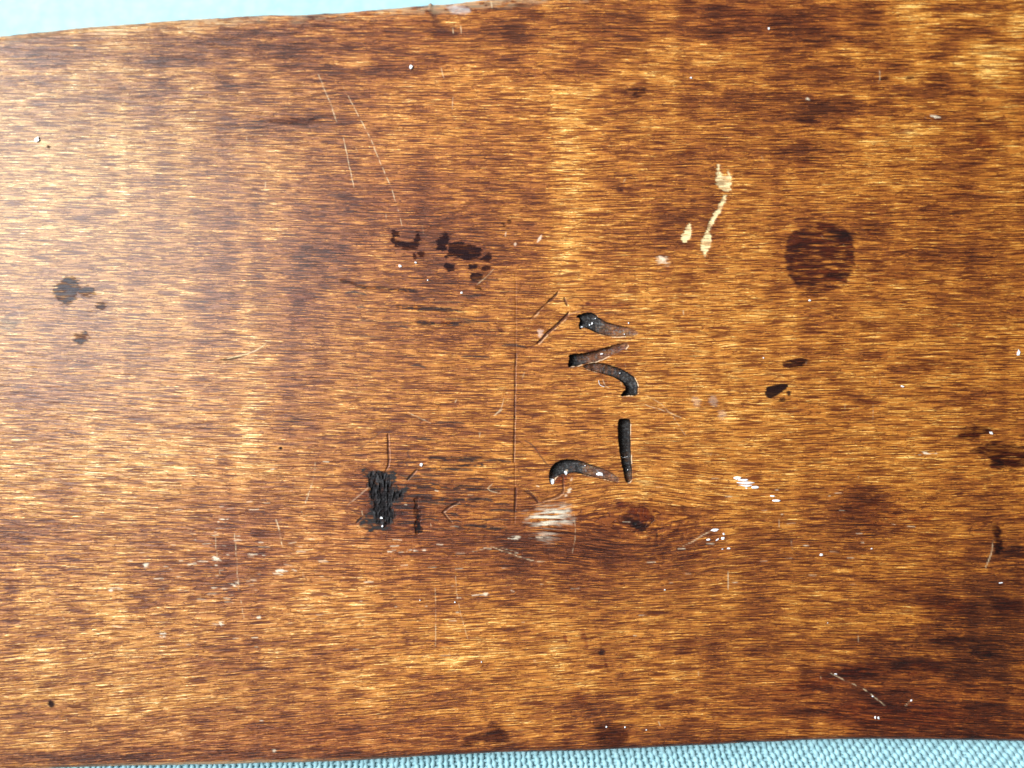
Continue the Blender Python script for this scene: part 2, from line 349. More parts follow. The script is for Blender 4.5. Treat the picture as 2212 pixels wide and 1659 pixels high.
# --- other small dark marks
spots = [
    ([(1655, 836), (1672, 831), (1702, 829), (1700, 838), (1684, 850), (1668, 860), (1652, 856)], "black_spot", (.05, .02, .02), 1.0, 1.6, 2, "near black spot right of the carved strokes"),
    (ell(1690, 864, 8, 5, -15, seed=2), "black_spot", (.14, .06, .05), .9, 1.8, 2, None),
    (ell(1704, 850, 5, 5, 0, seed=3), "black_spot", (.14, .06, .05), .9, 1.8, 2, None),
    ([(1700, 775), (1740, 772), (1748, 780), (1728, 795), (1692, 797), (1690, 786)], "dark_smear", (.10, .045, .04), .95, 2.5, 5, None),
    (ell(1632, 844, 7, 3, 0, seed=4), None, (.3, .15, .12), .8, 2, 2, None),
    (ell(1642, 865, 5, 2.5, 0, seed=5), None, (.3, .15, .12), .8, 2, 2, None),
    (ell(1574, 842, 6, 5, 0, seed=6), None, (.4, .24, .2), .7, 3, 3, None),
    (ell(1738, 820, 14, 3, 0, seed=61), None, (.45, .28, .22), .8, 3, 3, None),
    (ell(1376, 196, 20, 9, 4, seed=7), "dark_smear", (.20, .12, .15), .9, 5, 7, "small dark smear in the upper middle"),
    (ell(1346, 200, 10, 5, 0, seed=8), None, (.34, .22, .24), .7, 5, 6, None),
    (ell(1386, 178, 14, 8, 0, seed=81), None, (.5, .36, .36), .7, 6, 6, None),
    (ell(1310, 315, 13, 10, -30, seed=9), None, (.55, .38, .36), .75, 5, 4, None),
    (ell(1339, 411, 7, 5, 0, seed=10), None, (.28, .16, .15), .8, 2.5, 2, None),
    (ell(1499, 434, 8, 5, 0, seed=11), None, (.30, .18, .16), .8, 3, 3, None),
    (ell(1911, 169, 12, 3.5, -6, seed=12), "dark_smear", (.16, .08, .06), .9, 2, 2, None),
    (ell(1966, 168, 10, 4, -12, seed=13), "dark_smear", (.18, .09, .07), .9, 2, 2, None),
    (ell(2115, 258, 9, 3.5, -12, seed=14), "dark_smear", (.16, .08, .06), .9, 2, 2, None),
    (ell(2125, 305, 22, 16, 20, seed=15), None, (.5, .32, .24), .75, 8, 8, None),
    (ell(1740, 258, 16, 7, 0, seed=16), None, (.34, .22, .24), .8, 5, 6, None),
    (ell(1560, 16, 26, 8, 0, seed=17), None, (.4, .28, .32), .7, 6, 6, None),
    (ell(1869, 14, 24, 7, 0, seed=18), None, (.4, .28, .30), .7, 6, 6, None),
    (ell(606, 968, 3.4, 3, 0, seed=19), "black_spot", (.04, .02, .02), 1, 1.4, .6, None),
    (ell(111, 1521, 7, 7, 30, seed=20), "black_spot", (.16, .12, .15), .9, 2.5, 2.5, None),
    (ell(61, 1523, 8, 8, 0, seed=21), None, (.5, .33, .34), .8, 3, 3, None),
    (ell(105, 317, 4, 3, 0, seed=22), "black_spot", (.12, .05, .04), .95, 1.6, 1, None),
    (ell(264, 190, 9, 5, 0, seed=23), None, (.35, .28, .34), .7, 3, 3, None),
    (ell(1300, 1408, 6, 8, 20, seed=24), "red_drip", (.14, .06, .06), .9, 2.5, 2.5, None),
    ([(1302, 1420), (1308, 1418), (1316, 1448), (1310, 1450)], "red_drip", (.35, .17, .16), .85, 2.5, 2, None),
    ([(1252, 1366), (1264, 1364), (1274, 1396), (1264, 1400)], "red_drip", (.42, .22, .18), .85, 4, 4, "reddish drip mark in the lower middle"),
    ([(1216, 1370), (1224, 1370), (1226, 1390), (1218, 1390)], None, (.5, .3, .26), .8, 3, 3, None),
    ([(1232, 1498), (1262, 1496), (1290, 1540), (1262, 1542)], None, (.5, .33, .34), .8, 8, 9, None),
    ([(1005, 1590), (1020, 1584), (1060, 1585), (1050, 1566), (1072, 1562), (1095, 1580), (1100, 1600), (1075, 1612), (1060, 1604), (1030, 1604), (1010, 1616), (996, 1610)], "dark_smear", (.26, .17, .22), .9, 5, 6, "purple brown smear at the lower edge"),
    ([(1290, 1562), (1340, 1556), (1358, 1580), (1352, 1612), (1290, 1616), (1284, 1590)], "dark_smear", (.30, .20, .26), .85, 7, 7, None),
    ([(1080, 1600), (1180, 1600), (1240, 1606), (1180, 1615), (1080, 1616)], None, (.4, .25, .25), .7, 5, 7, None),
    ([(2075, 928), (2110, 918), (2148, 920), (2130, 940), (2090, 950), (2070, 946)], "dark_smear", (.14, .06, .05), .85, 6, 8, None),
    ([(2105, 965), (2160, 955), (2222, 965), (2222, 1000), (2170, 1012), (2135, 1012), (2140, 985), (2096, 975)], "dark_smear", (.12, .05, .045), .92, 7, 10, "large dark smear near the right edge"),
    ([(2140, 992), (2165, 992), (2168, 1012), (2138, 1014)], None, (.2, .1, .1), .8, 4, 4, None),
    ([(2143, 1138), (2150, 1132), (2164, 1142), (2160, 1160), (2168, 1170), (2160, 1196), (2146, 1196), (2150, 1170)], "dark_smear", (.12, .05, .045), .95, 3.5, 5, None),
    (ell(2190, 1190, 40, 8, 0, seed=30), None, (.25, .13, .1), .8, 8, 10, None),
    (ell(2060, 1385, 50, 12, 0, seed=31), None, (.25, .13, .12), .85, 9, 12, None),
    (ell(2130, 1400, 34, 20, -20, seed=32), None, (.22, .12, .12), .85, 9, 12, None),
    (ell(2180, 1310, 40, 30, 10, seed=33), None, (.35, .2, .17), .8, 12, 14, None),
    (ell(2050, 1310, 70, 26, 10, seed=34), None, (.4, .24, .2), .8, 14, 16, None),
    (ell(1990, 1440, 60, 22, 0, seed=35), None, (.36, .2, .2), .8, 12, 14, None),
    (ell(1880, 1445, 70, 20, -10, seed=36), None, (.4, .23, .22), .8, 10, 14, None),
    (ell(1770, 1470, 110, 16, -16, seed=37), None, (.5, .32, .3), .8, 10, 12, None),
    (ell(1930, 1545, 160, 28, 3, seed=38), None, (.55, .36, .36), .7, 16, 16, None),
    (ell(1990, 1120, 26, 8, 0, seed=39), None, (.5, .3, .25), .7, 8, 10, None),
    (ell(1870, 1110, 80, 34, 0, seed=40), None, (.6, .46, .46), .7, 16, 16, None),
    (ell(2000, 790, 40, 20, 0, seed=41), None, (.45, .28, .2), .7, 12, 12, None),
    (ell(1848, 1060, 40, 12, 0, seed=42), None, (.6, .48, .48), .7, 9, 10, None),
    (ell(640, 262, 60, 7, 0, seed=43), "dark_smear", (.42, .32, .38), .85, 6, 6, None),
    (ell(562, 440, 22, 8, -10, seed=44), None, (.5, .42, .5), .8, 6, 6, None),
    (ell(480, 335, 26, 5, 0, seed=45), None, (.55, .46, .52), .7, 6, 6, None),
    (ell(1080, 712, 10, 4, 30, seed=46), None, (.35, .18, .16), .8, 2, 2, None),
    (ell(1070, 700, 4, 4, 0, seed=47), None, (.35, .18, .16), .7, 2, 2, None),
    (ell(860, 909, 19, 5, 2, seed=48), "red_drip", (.42, .24, .26), .9, 2, 3, None),
    (ell(955, 834, 40, 10, 0, seed=49), None, (.62, .5, .52), .8, 8, 8, None),
    (ell(648, 640, 32, 16, 0, seed=50), None, (.6, .45, .5), .8, 8, 10, None),
    (ell(648, 690, 26, 14, 0, seed=501), None, (.65, .5, .55), .8, 8, 10, None),
    (ell(650, 905, 26, 8, 0, seed=51), None, (.5, .42, .5), .8, 6, 8, None),
    (ell(420, 660, 26, 7, 0, seed=52), None, (.6, .5, .55), .8, 6, 8, None),
    (ell(20, 700, 24, 14, 0, seed=53), None, (.4, .4, .46), .8, 6, 8, None),
    (ell(1270, 655, 5, 4, 0, seed=54), None, (.3, .16, .14), .7, 3, 2, None),
    (ell(1310, 660, 60, 7, 0, seed=55), None, (.5, .34, .36), .8, 5, 5, None),
    (ell(1160, 880, 5, 3, 0, seed=56), None, (.3, .16, .12), .7, 2, 2, None),
    (ell(1162, 813, 6, 3, 0, seed=57), None, (.35, .18, .14), .7, 2, 2, None),
]
for k, (p, nm, c, am, so, ji, lb) in enumerate(spots):
    stain(p, nm, col=c, amt=am, soft=so, jit=ji, grain=.45 if am < 1 else .1, label=lb, smooth=1, seed=k, dull=.25 * (nm == 'dark_smear') + .6 * (nm == 'black_spot'), opaque=(.014, .005, .004) if nm == 'black_spot' else None, oa=.9)

# --- blue grey blots on the left
for k, (p, am) in enumerate([
    ([(122, 612), (150, 600), (168, 606), (172, 628), (160, 648), (146, 660), (128, 652), (118, 632)], .95),
    ([(174, 622), (200, 620), (204, 634), (186, 640), (174, 634)], .8),
    ([(160, 722), (186, 720), (194, 732), (176, 744), (164, 742)], .8),
    ([(208, 656), (228, 656), (226, 668), (210, 668)], .65)]):
    sl, sd, a = stain(p, "grey_blot", col=(.34, .36, .44), amt=am, soft=4, jit=10, grain=.6, seed=k, opaque=(.085, .095, .112), oa=.62,
                      dull=.7, label="blue grey blot near the left edge" if k == 0 else None)
stain([(180, 650), (222, 670), (222, 700), (190, 710)], None, col=(.6, .5, .55), amt=.6, soft=10, jit=10)

# --- knot and the haze beside it
KN = (1253.4, 1017.5)     # 1700,1380 in photo pixels
def offk(pts): return [(KN[0] + x / 6.0, KN[1] + y / 6.0) for x, y in pts]
stain(offk([(480, 400), (760, 380), (980, 520), (990, 640), (900, 720), (820, 800), (700, 780), (640, 700), (520, 620), (470, 500)]), "knot", col=(.26, .12, .08), amt=.85, soft=9, jit=11, grain=.6, label="dark little knot below the carved strokes", seed=5)
stain(offk([(640, 680), (760, 640), (860, 690), (930, 620), (985, 620), (900, 720), (820, 790), (740, 780)]), None, col=(.16, .08, .06), amt=.9, soft=4, jit=6, seed=6)
stain(offk([(980, 800), (1010, 800), (1015, 860), (985, 870)]), None, col=(.25, .2, .15), amt=.9, soft=2, jit=2, seed=7)
stain(offk([(1290, 430), (1370, 440), (1360, 540), (1300, 530)]), None, col=(.35, .24, .2), amt=.8, soft=4, jit=5, seed=8)
for k, (x, y, rx, ry) in enumerate([(1500, 590, 60, 14), (1450, 690, 90, 20), (1330, 760, 110, 20), (1100, 690, 40, 24), (1180, 830, 50, 30), (1060, 1060, 60, 30), (1460, 1100, 120, 30), (1240, 480, 120, 30), (420, 735, 40, 16), (640, 600, 140, 60)]):
    stain(offk(ell(x, y, rx, ry, 0, seed=k)), None, col=(.38, .22, .16), amt=.75, soft=4, jit=6, grain=.6, seed=k)
# flaky mottling right of the knot
ms = blob(1440, 1165, 48, 52, 1.0)
mm = sstep(.5, .62, fbm(U / 8, V / 6, 36, 2)) * ms
m3 = (mm * 0.75)[..., None]
TINT[:] = TINT * (1 - m3) + TINT * np.array((.36, .22, .17)) * m3

HZ = (1400 * PXW / 3000, 1350 * PXW / 3000)
def offh(pts): return [(HZ[0] + x / 6.0, HZ[1] + y / 6.0) for x, y in pts]
hz = offh([(640, 690), (800, 610), (960, 590), (1130, 620), (1200, 700), (1090, 770), (1000, 850), (980, 1000), (930, 1040), (760, 1010), (860, 900), (740, 820), (680, 740)])
sl, sd, a = stain(hz, "pale_abrasion", amt=0, soft=14, jit=18, label="whitish rubbed patch below the carved strokes")
st = fbm(gx[sl] / 40, gy[sl] / 4.5, 37, 3)
over(sl, (.62, .58, .46), sstep(20, -20, sd) * np.clip(sstep(.36, .62, st) * .95, 0, 1) * (0.35 + 0.65 * np.exp(-((V[sl] - 1115) / 26) ** 2)))
DULL[sl] = np.maximum(DULL[sl], a * .5)

# --- pale chips where the stain is knocked off
C9 = (1474.6, 0.0)
chips = [
    [(228, 1070), (240, 1075), (245, 1135), (300, 1140), (292, 1110), (300, 1105), (318, 1180), (306, 1242), (255, 1228), (212, 1195), (216, 1110)],
    [(262, 1265), (286, 1268), (268, 1335), (212, 1420), (165, 1505), (190, 1525), (178, 1595), (150, 1659), (140, 1659), (112, 1610), (122, 1555), (150, 1500), (192, 1400), (240, 1320)],
    [(20, 1490), (48, 1420), (60, 1515), (34, 1568), (2, 1572), (-12, 1530)],
]
for k, p in enumerate(chips):
    p = [(C9[0] + x / 3.0, C9[1] + y / 3.0) for x, y in p]
    pp = chaikin(p, 1); sl = bbox(pp, 12)
    sd = poly_sd(U[sl], V[sl], pp) + 4 * (fbm(gx[sl] / 16, gy[sl] / 3, 38 + k, 2) - 0.5) * 2
    a = sstep(1.6, -1.6, sd)
    st = fbm(gx[sl] / 26, gy[sl] / 3.4, 39 + k, 2)
    over(sl, (.78, .63, .33), a * (0.36 + 0.6 * sstep(.35, .6, st)))
    Z[sl] -= 0.9 * S * a
    i = new_part("worn_chip", ["pale cream chip, topmost of the chips", "long pale cream streak chip", "pale cream chip, lower left of the chips"][k])
    L = LAB[sl]; L[sd < 0] = i; LAB[sl] = L
sl, sd, a = stain([(1414, 556), (1440, 554), (1451, 566), (1438, 576), (1420, 572)], "worn_chip", amt=0, soft=5, jit=6)
over(sl, (.72, .55, .36), a * .6 * sstep(.35, .6, fbm(gx[sl] / 12, gy[sl] / 3, 3, 2)))
for k, p in enumerate([[(1158, 524), (1168, 506), (1172, 508), (1165, 522)], [(1108, 526), (1116, 522), (1114, 532)], [(1090, 505), (1094, 500), (1092, 512)], [(1420, 550), (1440, 560), (1430, 566)]]):
    sl, sd, a = stain(p, None, amt=0, soft=2, jit=1.5); over(sl, (.74, .55, .40), a * .85)

stain(ell(838, 1072, 64, 86, 0, seed=77), None, col=(.50, .36, .34), amt=.8, soft=26, jit=16, grain=.8)
for k, (p, w, _) in enumerate(inks[:10]):
    q = np.array(off(p, *I0)); c = q.mean(0)
    stain([tuple(c + (x - c) * 1.22) for x in q], None, col=(.62, .46, .48), amt=.6, soft=5, jit=5, smooth=1, seed=k)
# --- scorched patch, lower left of the carved strokes
Q0 = (737.3, 958.5)
scorch = [(340, 400), (480, 440), (640, 460), (720, 440), (800, 455), (870, 440), (880, 500), (860, 640), (900, 740), (1000, 730), (1080, 700), (1080, 790), (1010, 860), (990, 920),
          (900, 940), (820, 960), (800, 1010), (850, 1090), (880, 1180), (840, 1260), (780, 1320), (820, 1370), (700, 1390), (600, 1370), (480, 1410), (400, 1390), (300, 1290), (340, 1200), (440, 1110),
          (520, 1020), (470, 950), (485, 850), (440, 700), (410, 680), (430, 620), (480, 590), (400, 520)]
core = [(480, 470), (600, 480), (760, 470), (800, 640), (830, 800), (900, 780), (1000, 760), (980, 860), (860, 930), (790, 960), (810, 1080), (870, 1180), (800, 1280), (640, 1340), (560, 1180), (520, 1080), (560, 1000), (490, 900), (480, 720), (460, 660)]
p = chaikin(off(scorch, *Q0), 1); sl = bbox(p, 20)
u, v = U[sl], V[sl]
sd = poly_sd(u, v, p) - 2 + 13 * (fbm(u / 9, v / 3.6, 51, 3) - 0.5)
sdc = poly_sd(u, v, chaikin(off(core, *Q0), 1)) - 3 + 12 * (fbm(u / 5, v / 8, 52, 3) - 0.5)
flake = fbm(u / 3.6, v / 10, 53, 3)
a = sstep(3, -3, sd); ac = sstep(3, -4, sdc)
over(sl, (.026, .024, .024), a * 1.0 * (0.55 + 0.6 * sstep(.3, .6, fbm(u / 9, v / 6, 54, 2))))
over(sl, (.013, .012, .013), ac * (.75 + .25 * sstep(.3, .5, fbm(u / 8, v / 5, 50, 2))))
over(sl, (.062, .062, .064), ac * .55 * sstep(.52, .66, flake))
Z[sl] += ac * (flake - 0.62) * 9.0 * S
DULL[sl] = np.maximum(DULL[sl], np.maximum(a * .7, ac))
i = new_part("scorched_patch", "flaky black scorched patch beside the incised line"); L = LAB[sl]; L[sd < 0.5] = i; LAB[sl] = L
bar = off([(1205, 850), (1250, 880), (1240, 1000), (1290, 1100), (1265, 1280), (1340, 1390), (1300, 1450), (1225, 1490), (1175, 1400), (1205, 1250), (1190, 1020)], *Q0)
p = chaikin(bar, 1); sl = bbox(p, 16); u, v = U[sl], V[sl]
sd = poly_sd(u, v, p) + 11 * (fbm(u / 5, v / 6, 55, 2) - 0.5)
a = sstep(2.2, -2.2, sd); over(sl, (.010, .008, .009), a * (.5 + .5 * sstep(.35, .55, fbm(u / 4, v / 9, 57, 2)))); Z[sl] -= 3 * S * a * fbm(u / 4, v / 8, 56, 2)
DULL[sl] = np.maximum(DULL[sl], a * .8)
i = new_part("scorched_bar", "narrow black upright burn right of the scorched patch"); L = LAB[sl]; L[sd < 0] = i; LAB[sl] = L
stain(off([(900, 960), (1200, 900), (1400, 1000), (1350, 1300), (1300, 1420), (900, 1400), (880, 1200)], *Q0), None, col=(.42, .28, .28), amt=.8, soft=12, jit=14, grain=.8)
stain(off([(80, 400), (400, 380), (430, 700), (380, 1000), (150, 1000)], *Q0), None, col=(.72, .56, .56), amt=.7, soft=16, jit=10)
stain(off([(330, 1530), (430, 1450), (480, 1480), (430, 1600), (380, 1600)], *Q0), None, col=(.3, .22, .24), amt=.8, soft=4, jit=5)
stain(off([(400, 1500), (900, 1420), (1200, 1480), (900, 1560)], *Q0), None, col=(.5, .38, .40), amt=.6, soft=8, jit=8)
for p in ([(904, 1051), (960, 1053), (1036, 1056)], [(915, 1077), (980, 1081), (1034, 1079)], [(985, 1138), (1030, 1137), (1092, 1143)], [(905, 1012), (960, 1010), (1040, 1005)], [(930, 990), (980, 992), (1040, 990)],
          [(860, 664), (920, 668), (1000, 668)], [(905, 697), (960, 699), (1030, 700)], [(738, 607), (800, 622), (900, 628)]):
    p = chaikin(p, 1, False); sl = bbox(p, 14); d, f = seg_dist(U[sl], V[sl] + 3 * (fbm(gx[sl] / 20, gy[sl] / 5, 57, 2) - 0.5) * 2, p, False)
    m = sstep(7.5, 1.5, d) * sstep(.22, .42, fbm(gx[sl] / 25, gy[sl] / 6, 58, 2))
    over(sl, (.022, .013, .014), m * .92 * sstep(.25, .5, fbm(gx[sl] / 12, gy[sl] / 2.5, 59, 2)))
    DULL[sl] = np.maximum(DULL[sl], m * .4)

# --- carved strokes (cut deep, scorched inside)
A0, B0 = (1142.8, 626.7), (1142.8, 847.9)
carved = [
    (off([(760, 425), (860, 385), (980, 355), (1080, 400), (1170, 480), (1260, 520), (1400, 565), (1600, 600), (1700, 640), (1770, 690), (1740, 735), (1600, 752), (1400, 760), (1250, 742), (1100, 697), (1000, 650), (925, 610), (865, 612), (820, 640), (812, 560), (840, 470)], *A0),
     [((930, 480), 10, 1.0), ((1060, 520), 11, 1.0), ((1250, 620), 9, .55), ((1450, 650), 6, .22), ((1650, 680), 4, .12), ((1760, 700), 2, .08)], A0, "uppermost carved stroke, deep and black at its left end"),
    (off([(645, 1050), (730, 1040), (860, 1030), (1000, 1000), (1200, 945), (1400, 880), (1590, 850), (1610, 930), (1480, 1000), (1300, 1070), (1130, 1150), (950, 1188), (860, 1203), (780, 1238), (720, 1228), (640, 1262), (640, 1180), (660, 1110)], *A0),
     [((690, 1130), 16, 1.0), ((850, 1110), 12, .75), ((1050, 1080), 10, .35), ((1250, 1010), 8, .2), ((1450, 940), 5, .1), ((1590, 890), 2.5, .05)], A0, "carved stroke slanting up to the right"),
    (off([(860, 1222), (1000, 1178), (1160, 1178), (1400, 1240), (1560, 1310), (1700, 1400), (1755, 1500), (1765, 1600), (1755, 1712), (1620, 1702), (1490, 1728), (1510, 1668), (1590, 1592), (1500, 1480), (1400, 1420), (1200, 1360), (1000, 1300), (900, 1262)], *A0),
     [((900, 1230), 4, .35), ((1100, 1250), 8, .4), ((1350, 1330), 11, .7), ((1560, 1420), 14, 1.0), ((1680, 1550), 16, 1.0), ((1650, 1690), 16, 1.0)], A0, "carved stroke curving down to a hooked end"),
    (off([(1445, 432), (1550, 428), (1648, 432), (1640, 600), (1645, 800), (1655, 1100), (1672, 1300), (1668, 1420), (1640, 1452), (1590, 1468), (1562, 1420), (1540, 1320), (1500, 1130), (1465, 900), (1447, 700)], *B0),
     [((1545, 470), 17, 1.0), ((1550, 800), 18, 1.0), ((1580, 1150), 15, .9), ((1620, 1400), 9, .55)], B0, "straight upright carved stroke, black inside"),
    (off([(340, 1470), (328, 1380), (332, 1290), (370, 1200), (450, 1125), (580, 1082), (760, 1090), (900, 1130), (1100, 1200), (1300, 1272), (1400, 1340), (1465, 1410), (1440, 1468), (1350, 1438), (1200, 1398), (1050, 1368), (900, 1330), (780, 1300), (680, 1298), (600, 1328), (545, 1318), (480, 1350), (430, 1375), (395, 1440), (380, 1490)], *B0),
     [((360, 1420), 8, .6), ((430, 1240), 14, 1.0), ((600, 1170), 14, 1.0), ((800, 1180), 12, .85), ((1000, 1270), 8, .45), ((1250, 1350), 6, .3), ((1430, 1430), 2.5, .15)], B0, "hooked carved stroke, lowest of the five"),
]
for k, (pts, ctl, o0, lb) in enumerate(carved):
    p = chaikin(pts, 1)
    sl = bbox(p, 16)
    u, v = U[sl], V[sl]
    sd = poly_sd(u, v, p) + 0.9 * (fbm(u / 4.5, v / 4.5, 100 + k, 2) - 0.5) * 2
    wsum = 0; dp = 0; ch = 0
    for (cx, cy), dep, c in ctl:
        x, y = o0[0] + cx / 7.5, o0[1] + cy / 7.5
        w = 1 / (((u - x) ** 2 + (v - y) ** 2) + 12) ** 1.6
        wsum = wsum + w; dp = dp + w * dep; ch = ch + w * c
    dp = dp / wsum; ch = ch / wsum
    prof = np.clip(-sd / 7.5, 0, 1); prof = np.sqrt(np.clip(1 - (1 - prof) ** 2, 0, 1)) * 0.75 + 0.25 * sstep(0, 1.8, -sd)
    prof = prof * sstep(0.8, -0.8, sd)
    rough = (fbm(u / 3.2, v / 3.2, 110 + k, 2) - 0.5) * 1.6 + (fbm(u / 9, v / 9, 115 + k, 2) - 0.5) * 3
    Z[sl] -= (dp * prof * 1.15 + rough * sstep(0, -3, sd)) * S
    ins = sstep(0.9, -0.9, sd)
    brown = np.array((.085, .036, .024))
    n = fbm(u / 7, v / 7, 120 + k, 3)
    chn = np.clip(ch + (n - 0.5) * 0.7, 0, 1)
    over(sl, (.115, .048, .032), ins * (1 - chn) * .86)
    over(sl, (.030, .032, .034), ins * np.clip(chn * 1.15, 0, 1) * .97)
    over(sl, (.006, .005, .005), ins * sstep(-4.5, -0.5, sd) * np.clip(chn * 1.1, 0, 1) * .8)
    over(sl, (.13, .14, .14), ins * sstep(.58, .72, fbm(u / 2.6, v / 2.6, 125 + k, 2)) * .6 * sstep(-1.5, -4, sd))
    DULL[sl] = np.maximum(DULL[sl], ins * (0.35 + .4 * chn))
    # fuzzy dark fringe, and a lit edge painted as pale raw wood, only on the side facing the window
    over(sl, (.05, .025, .018), sstep(4.2, 0, sd) * (1 - ins) * .3 * sstep(.4, .6, fbm(u / 3, v / 3, 130 + k, 2)))
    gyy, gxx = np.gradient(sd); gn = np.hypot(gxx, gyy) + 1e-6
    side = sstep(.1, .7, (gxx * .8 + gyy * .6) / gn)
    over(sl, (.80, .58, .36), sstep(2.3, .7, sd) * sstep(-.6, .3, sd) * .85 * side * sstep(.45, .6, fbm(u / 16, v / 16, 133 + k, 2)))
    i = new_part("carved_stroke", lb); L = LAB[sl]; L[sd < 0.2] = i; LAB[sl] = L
# torn fibres under the hook
stain(off([(400, 1370), (560, 1320), (640, 1400), (560, 1500), (420, 1500)], *B0), None, col=(.5, .26, .2), amt=.9, soft=4, jit=5)

# --- knife cuts and the incised upright line
def offa(*pts): return [(A0[0] + x / 7.5, A0[1] + y / 7.5) for x, y in pts]
def offq(*pts): return [(Q0[0] + x / 7.5, Q0[1] + y / 7.5) for x, y in pts]
stroke([(1114, 764), (1113, 800), (1112, 850), (1112, 902)], 1.6, "incised_line", depth=2.2, a=.95, dash=.4, label="thin incised upright line left of the carved strokes", taper=False, lip=(2.6, 0), lipa=.12, seed=1)
stroke([(1112, 900), (1111, 935), (1110, 998)], 1.7, "incised_line", depth=3.0, a=.75, taper=False, dash=.35, lip=(2.6, 0), lipa=.2, seed=2)
stroke([(1114, 1054), (1113, 1080), (1112, 1102)], 2.4, "incised_line", depth=3.5, a=.85, seed=3)
stroke([(1112, 1000), (1112, 1056)], 1.0, None, depth=1.5, a=.4, dash=.6, seed=4)
stroke([(1112, 1102), (1111, 1130)], 1.0, None, depth=1.5, a=.5, dash=.5, seed=5)
stroke([(1113, 590), (1114, 660), (1114, 764)], .9, None, depth=1.0, a=.35, dash=.6, seed=6)
stroke(offa((465, 35), (400, 120), (300, 200)), 2.6, "knife_cut", depth=3.5, a=.85, label="short slanting knife cut above the pair", seed=7)
stroke(offa((300, 200), (160, 330), (20, 470)), 1.6, "knife_cut", depth=2.0, a=.6, lip=(3.2, 2.2), lipa=.9, lipw=2.0, seed=8)
stroke(offa((640, 360), (600, 420), (500, 520), (360, 640), (250, 740), (140, 860)), 3.2, "knife_cut", depth=4.5, a=.9, lip=(3.4, 3.0), lipa=.95, lipw=1.8, label="long slanting knife cut with a pale burr", seed=9)
stroke(offa((140, 860), (80, 890), (-80, 960)), 1.6, None, depth=1.5, a=.6, dash=.3, seed=10)
stroke(offa((570, 120), (590, 190), (620, 255)), 2.2, "knife_cut", depth=2.5, a=.8, seed=11)
stroke(offa((440, 170), (520, 170), (640, 150), (760, 120)), 1.2, None, a=.6, seed=12)
stroke(offa((640, 400), (760, 360), (830, 350)), 1.0, None, col=(.5, .26, .16), a=.5, seed=13)
sl, sd, a = stain(offa((130, 640), (220, 640), (230, 720), (150, 760)), None, amt=0, soft=3, jit=4); over(sl, (.66, .46, .36), a * .6)
stroke(offa((1040, 385), (1300, 370), (1600, 365), (2000, 340)), 2.0, None, a=.55, dash=.3, seed=14)
stroke(offq((750, -160), (755, -40), (765, 180), (770, 330), (720, 440)), 1.9, "incised_line", depth=3.0, a=.85, lip=(4.2, 0), lipa=.55, lipw=1.4, lipcol=(.45, .25, .18), label="short incised upright line above the scorched patch", seed=15)
stroke(offq((1220, 425), (1160, 480), (1070, 580)), 2.2, "knife_cut", depth=3, a=.9, col=(.02, .014, .014), seed=16)
stroke(offq((1220, 425), (1500, 430)), 1.3, None, a=.7, seed=17)
stroke(offq((1900, 945), (1780, 1000), (1640, 1110)), 2.6, "knife_cut", depth=3, a=.85, lip=(2.6, 2.4), lipa=.7, lipw=1.3, label="small V shaped knife cut right of the burn", seed=18)
stroke(offq((1640, 1110), (1700, 1190), (1790, 1280)), 2.0, "knife_cut", depth=2.5, a=.8, lip=(3, -1.6), lipa=.5, seed=19)
stroke(offq((1070, 150), (1110, 240)), 1.8, None, a=.8, seed=20)
stroke(offq((1040, 310), (1080, 360)), 2.2, None, a=.8, seed=21)
stroke(offq((1110, 90), (1060, 160)), 1.6, None, a=.7, seed=22)
stroke(offq((450, 700), (300, 830), (100, 995)), 1.6, "scratch", col=(.50, .32, .20), a=.45, dash=.5, seed=23)
stroke(offq((330, 1200), (250, 1275)), 2.6, None, col=(.035, .02, .018), a=.9, depth=2, seed=24)
stroke(offq((500, 1000), (330, 1190)), 1.3, None, a=.5, seed=25)
stroke(offq((150, 1070), (240, 1120), (320, 1160)), 1.1, None, a=.7, seed=26)
stroke(offh([(610, 390), (700, 440), (780, 540)]), 2.8, "knife_cut", depth=2.5, a=.85, seed=27, lip=(2, -3), lipa=.5)
stroke(offh([(1100, 330), (1110, 400), (1020, 470), (830, 520)]), 2.2, "knife_cut", depth=2.0, a=.75, col=(.10, .035, .015), lip=(4, 3), lipa=.5, lipw=1.6, label="curved knife cut under the hooked stroke", seed=28)
stroke(offh([(1100, 190), (1110, 330)]), 2.0, None, depth=2, a=.8, col=(.08, .03, .015), seed=29)
for k, (x, y) in enumerate([(1190, 370), (1210, 240), (1180, 400), (1140, 450), (1150, 130)]):
    sl, sd, a = stain(offh(ell(x, y, 20, 14, -50, seed=k)), None, amt=0, soft=2.2, jit=3); over(sl, (.74, .54, .36), a * .85)
stroke(offh([(600, 0 - 270), (720, -200), (840, -20), (930, 80)]), 1.6, None, a=.7, dash=.3, seed=30, col=(.05, .02, .012))
sl, sd, a = stain([(1150, 968), (1185, 966), (1180, 985), (1160, 985)], None, col=(.6, .4, .36), amt=.8, soft=4, jit=4)
stroke([(476, 778), (500, 776), (533, 767)], 2.0, "knife_cut", a=.75, depth=1.5, col=(.06, .045, .03), label="small dark nick with a pale tail on the left", seed=31)
stroke([(490, 774), (533, 766), (556, 755), (575, 742)], 1.3, "scratch", col=(.85, .70, .40), a=.6, seed=32)
stroke([(837, 920), (805, 948), (767, 976)], 1.2, None, a=.6, col=(.10, .045, .02), seed=33)
stroke([(852, 655), (818, 668), (811, 690), (812, 705), (804, 730), (788, 741)], 1.3, None, a=.55, col=(.22, .085, .03), dash=.4, seed=34)
stroke([(885, 672), (880, 700), (872, 726)], 1.2, None, a=.45, col=(.24, .09, .04), dash=.4, seed=35)
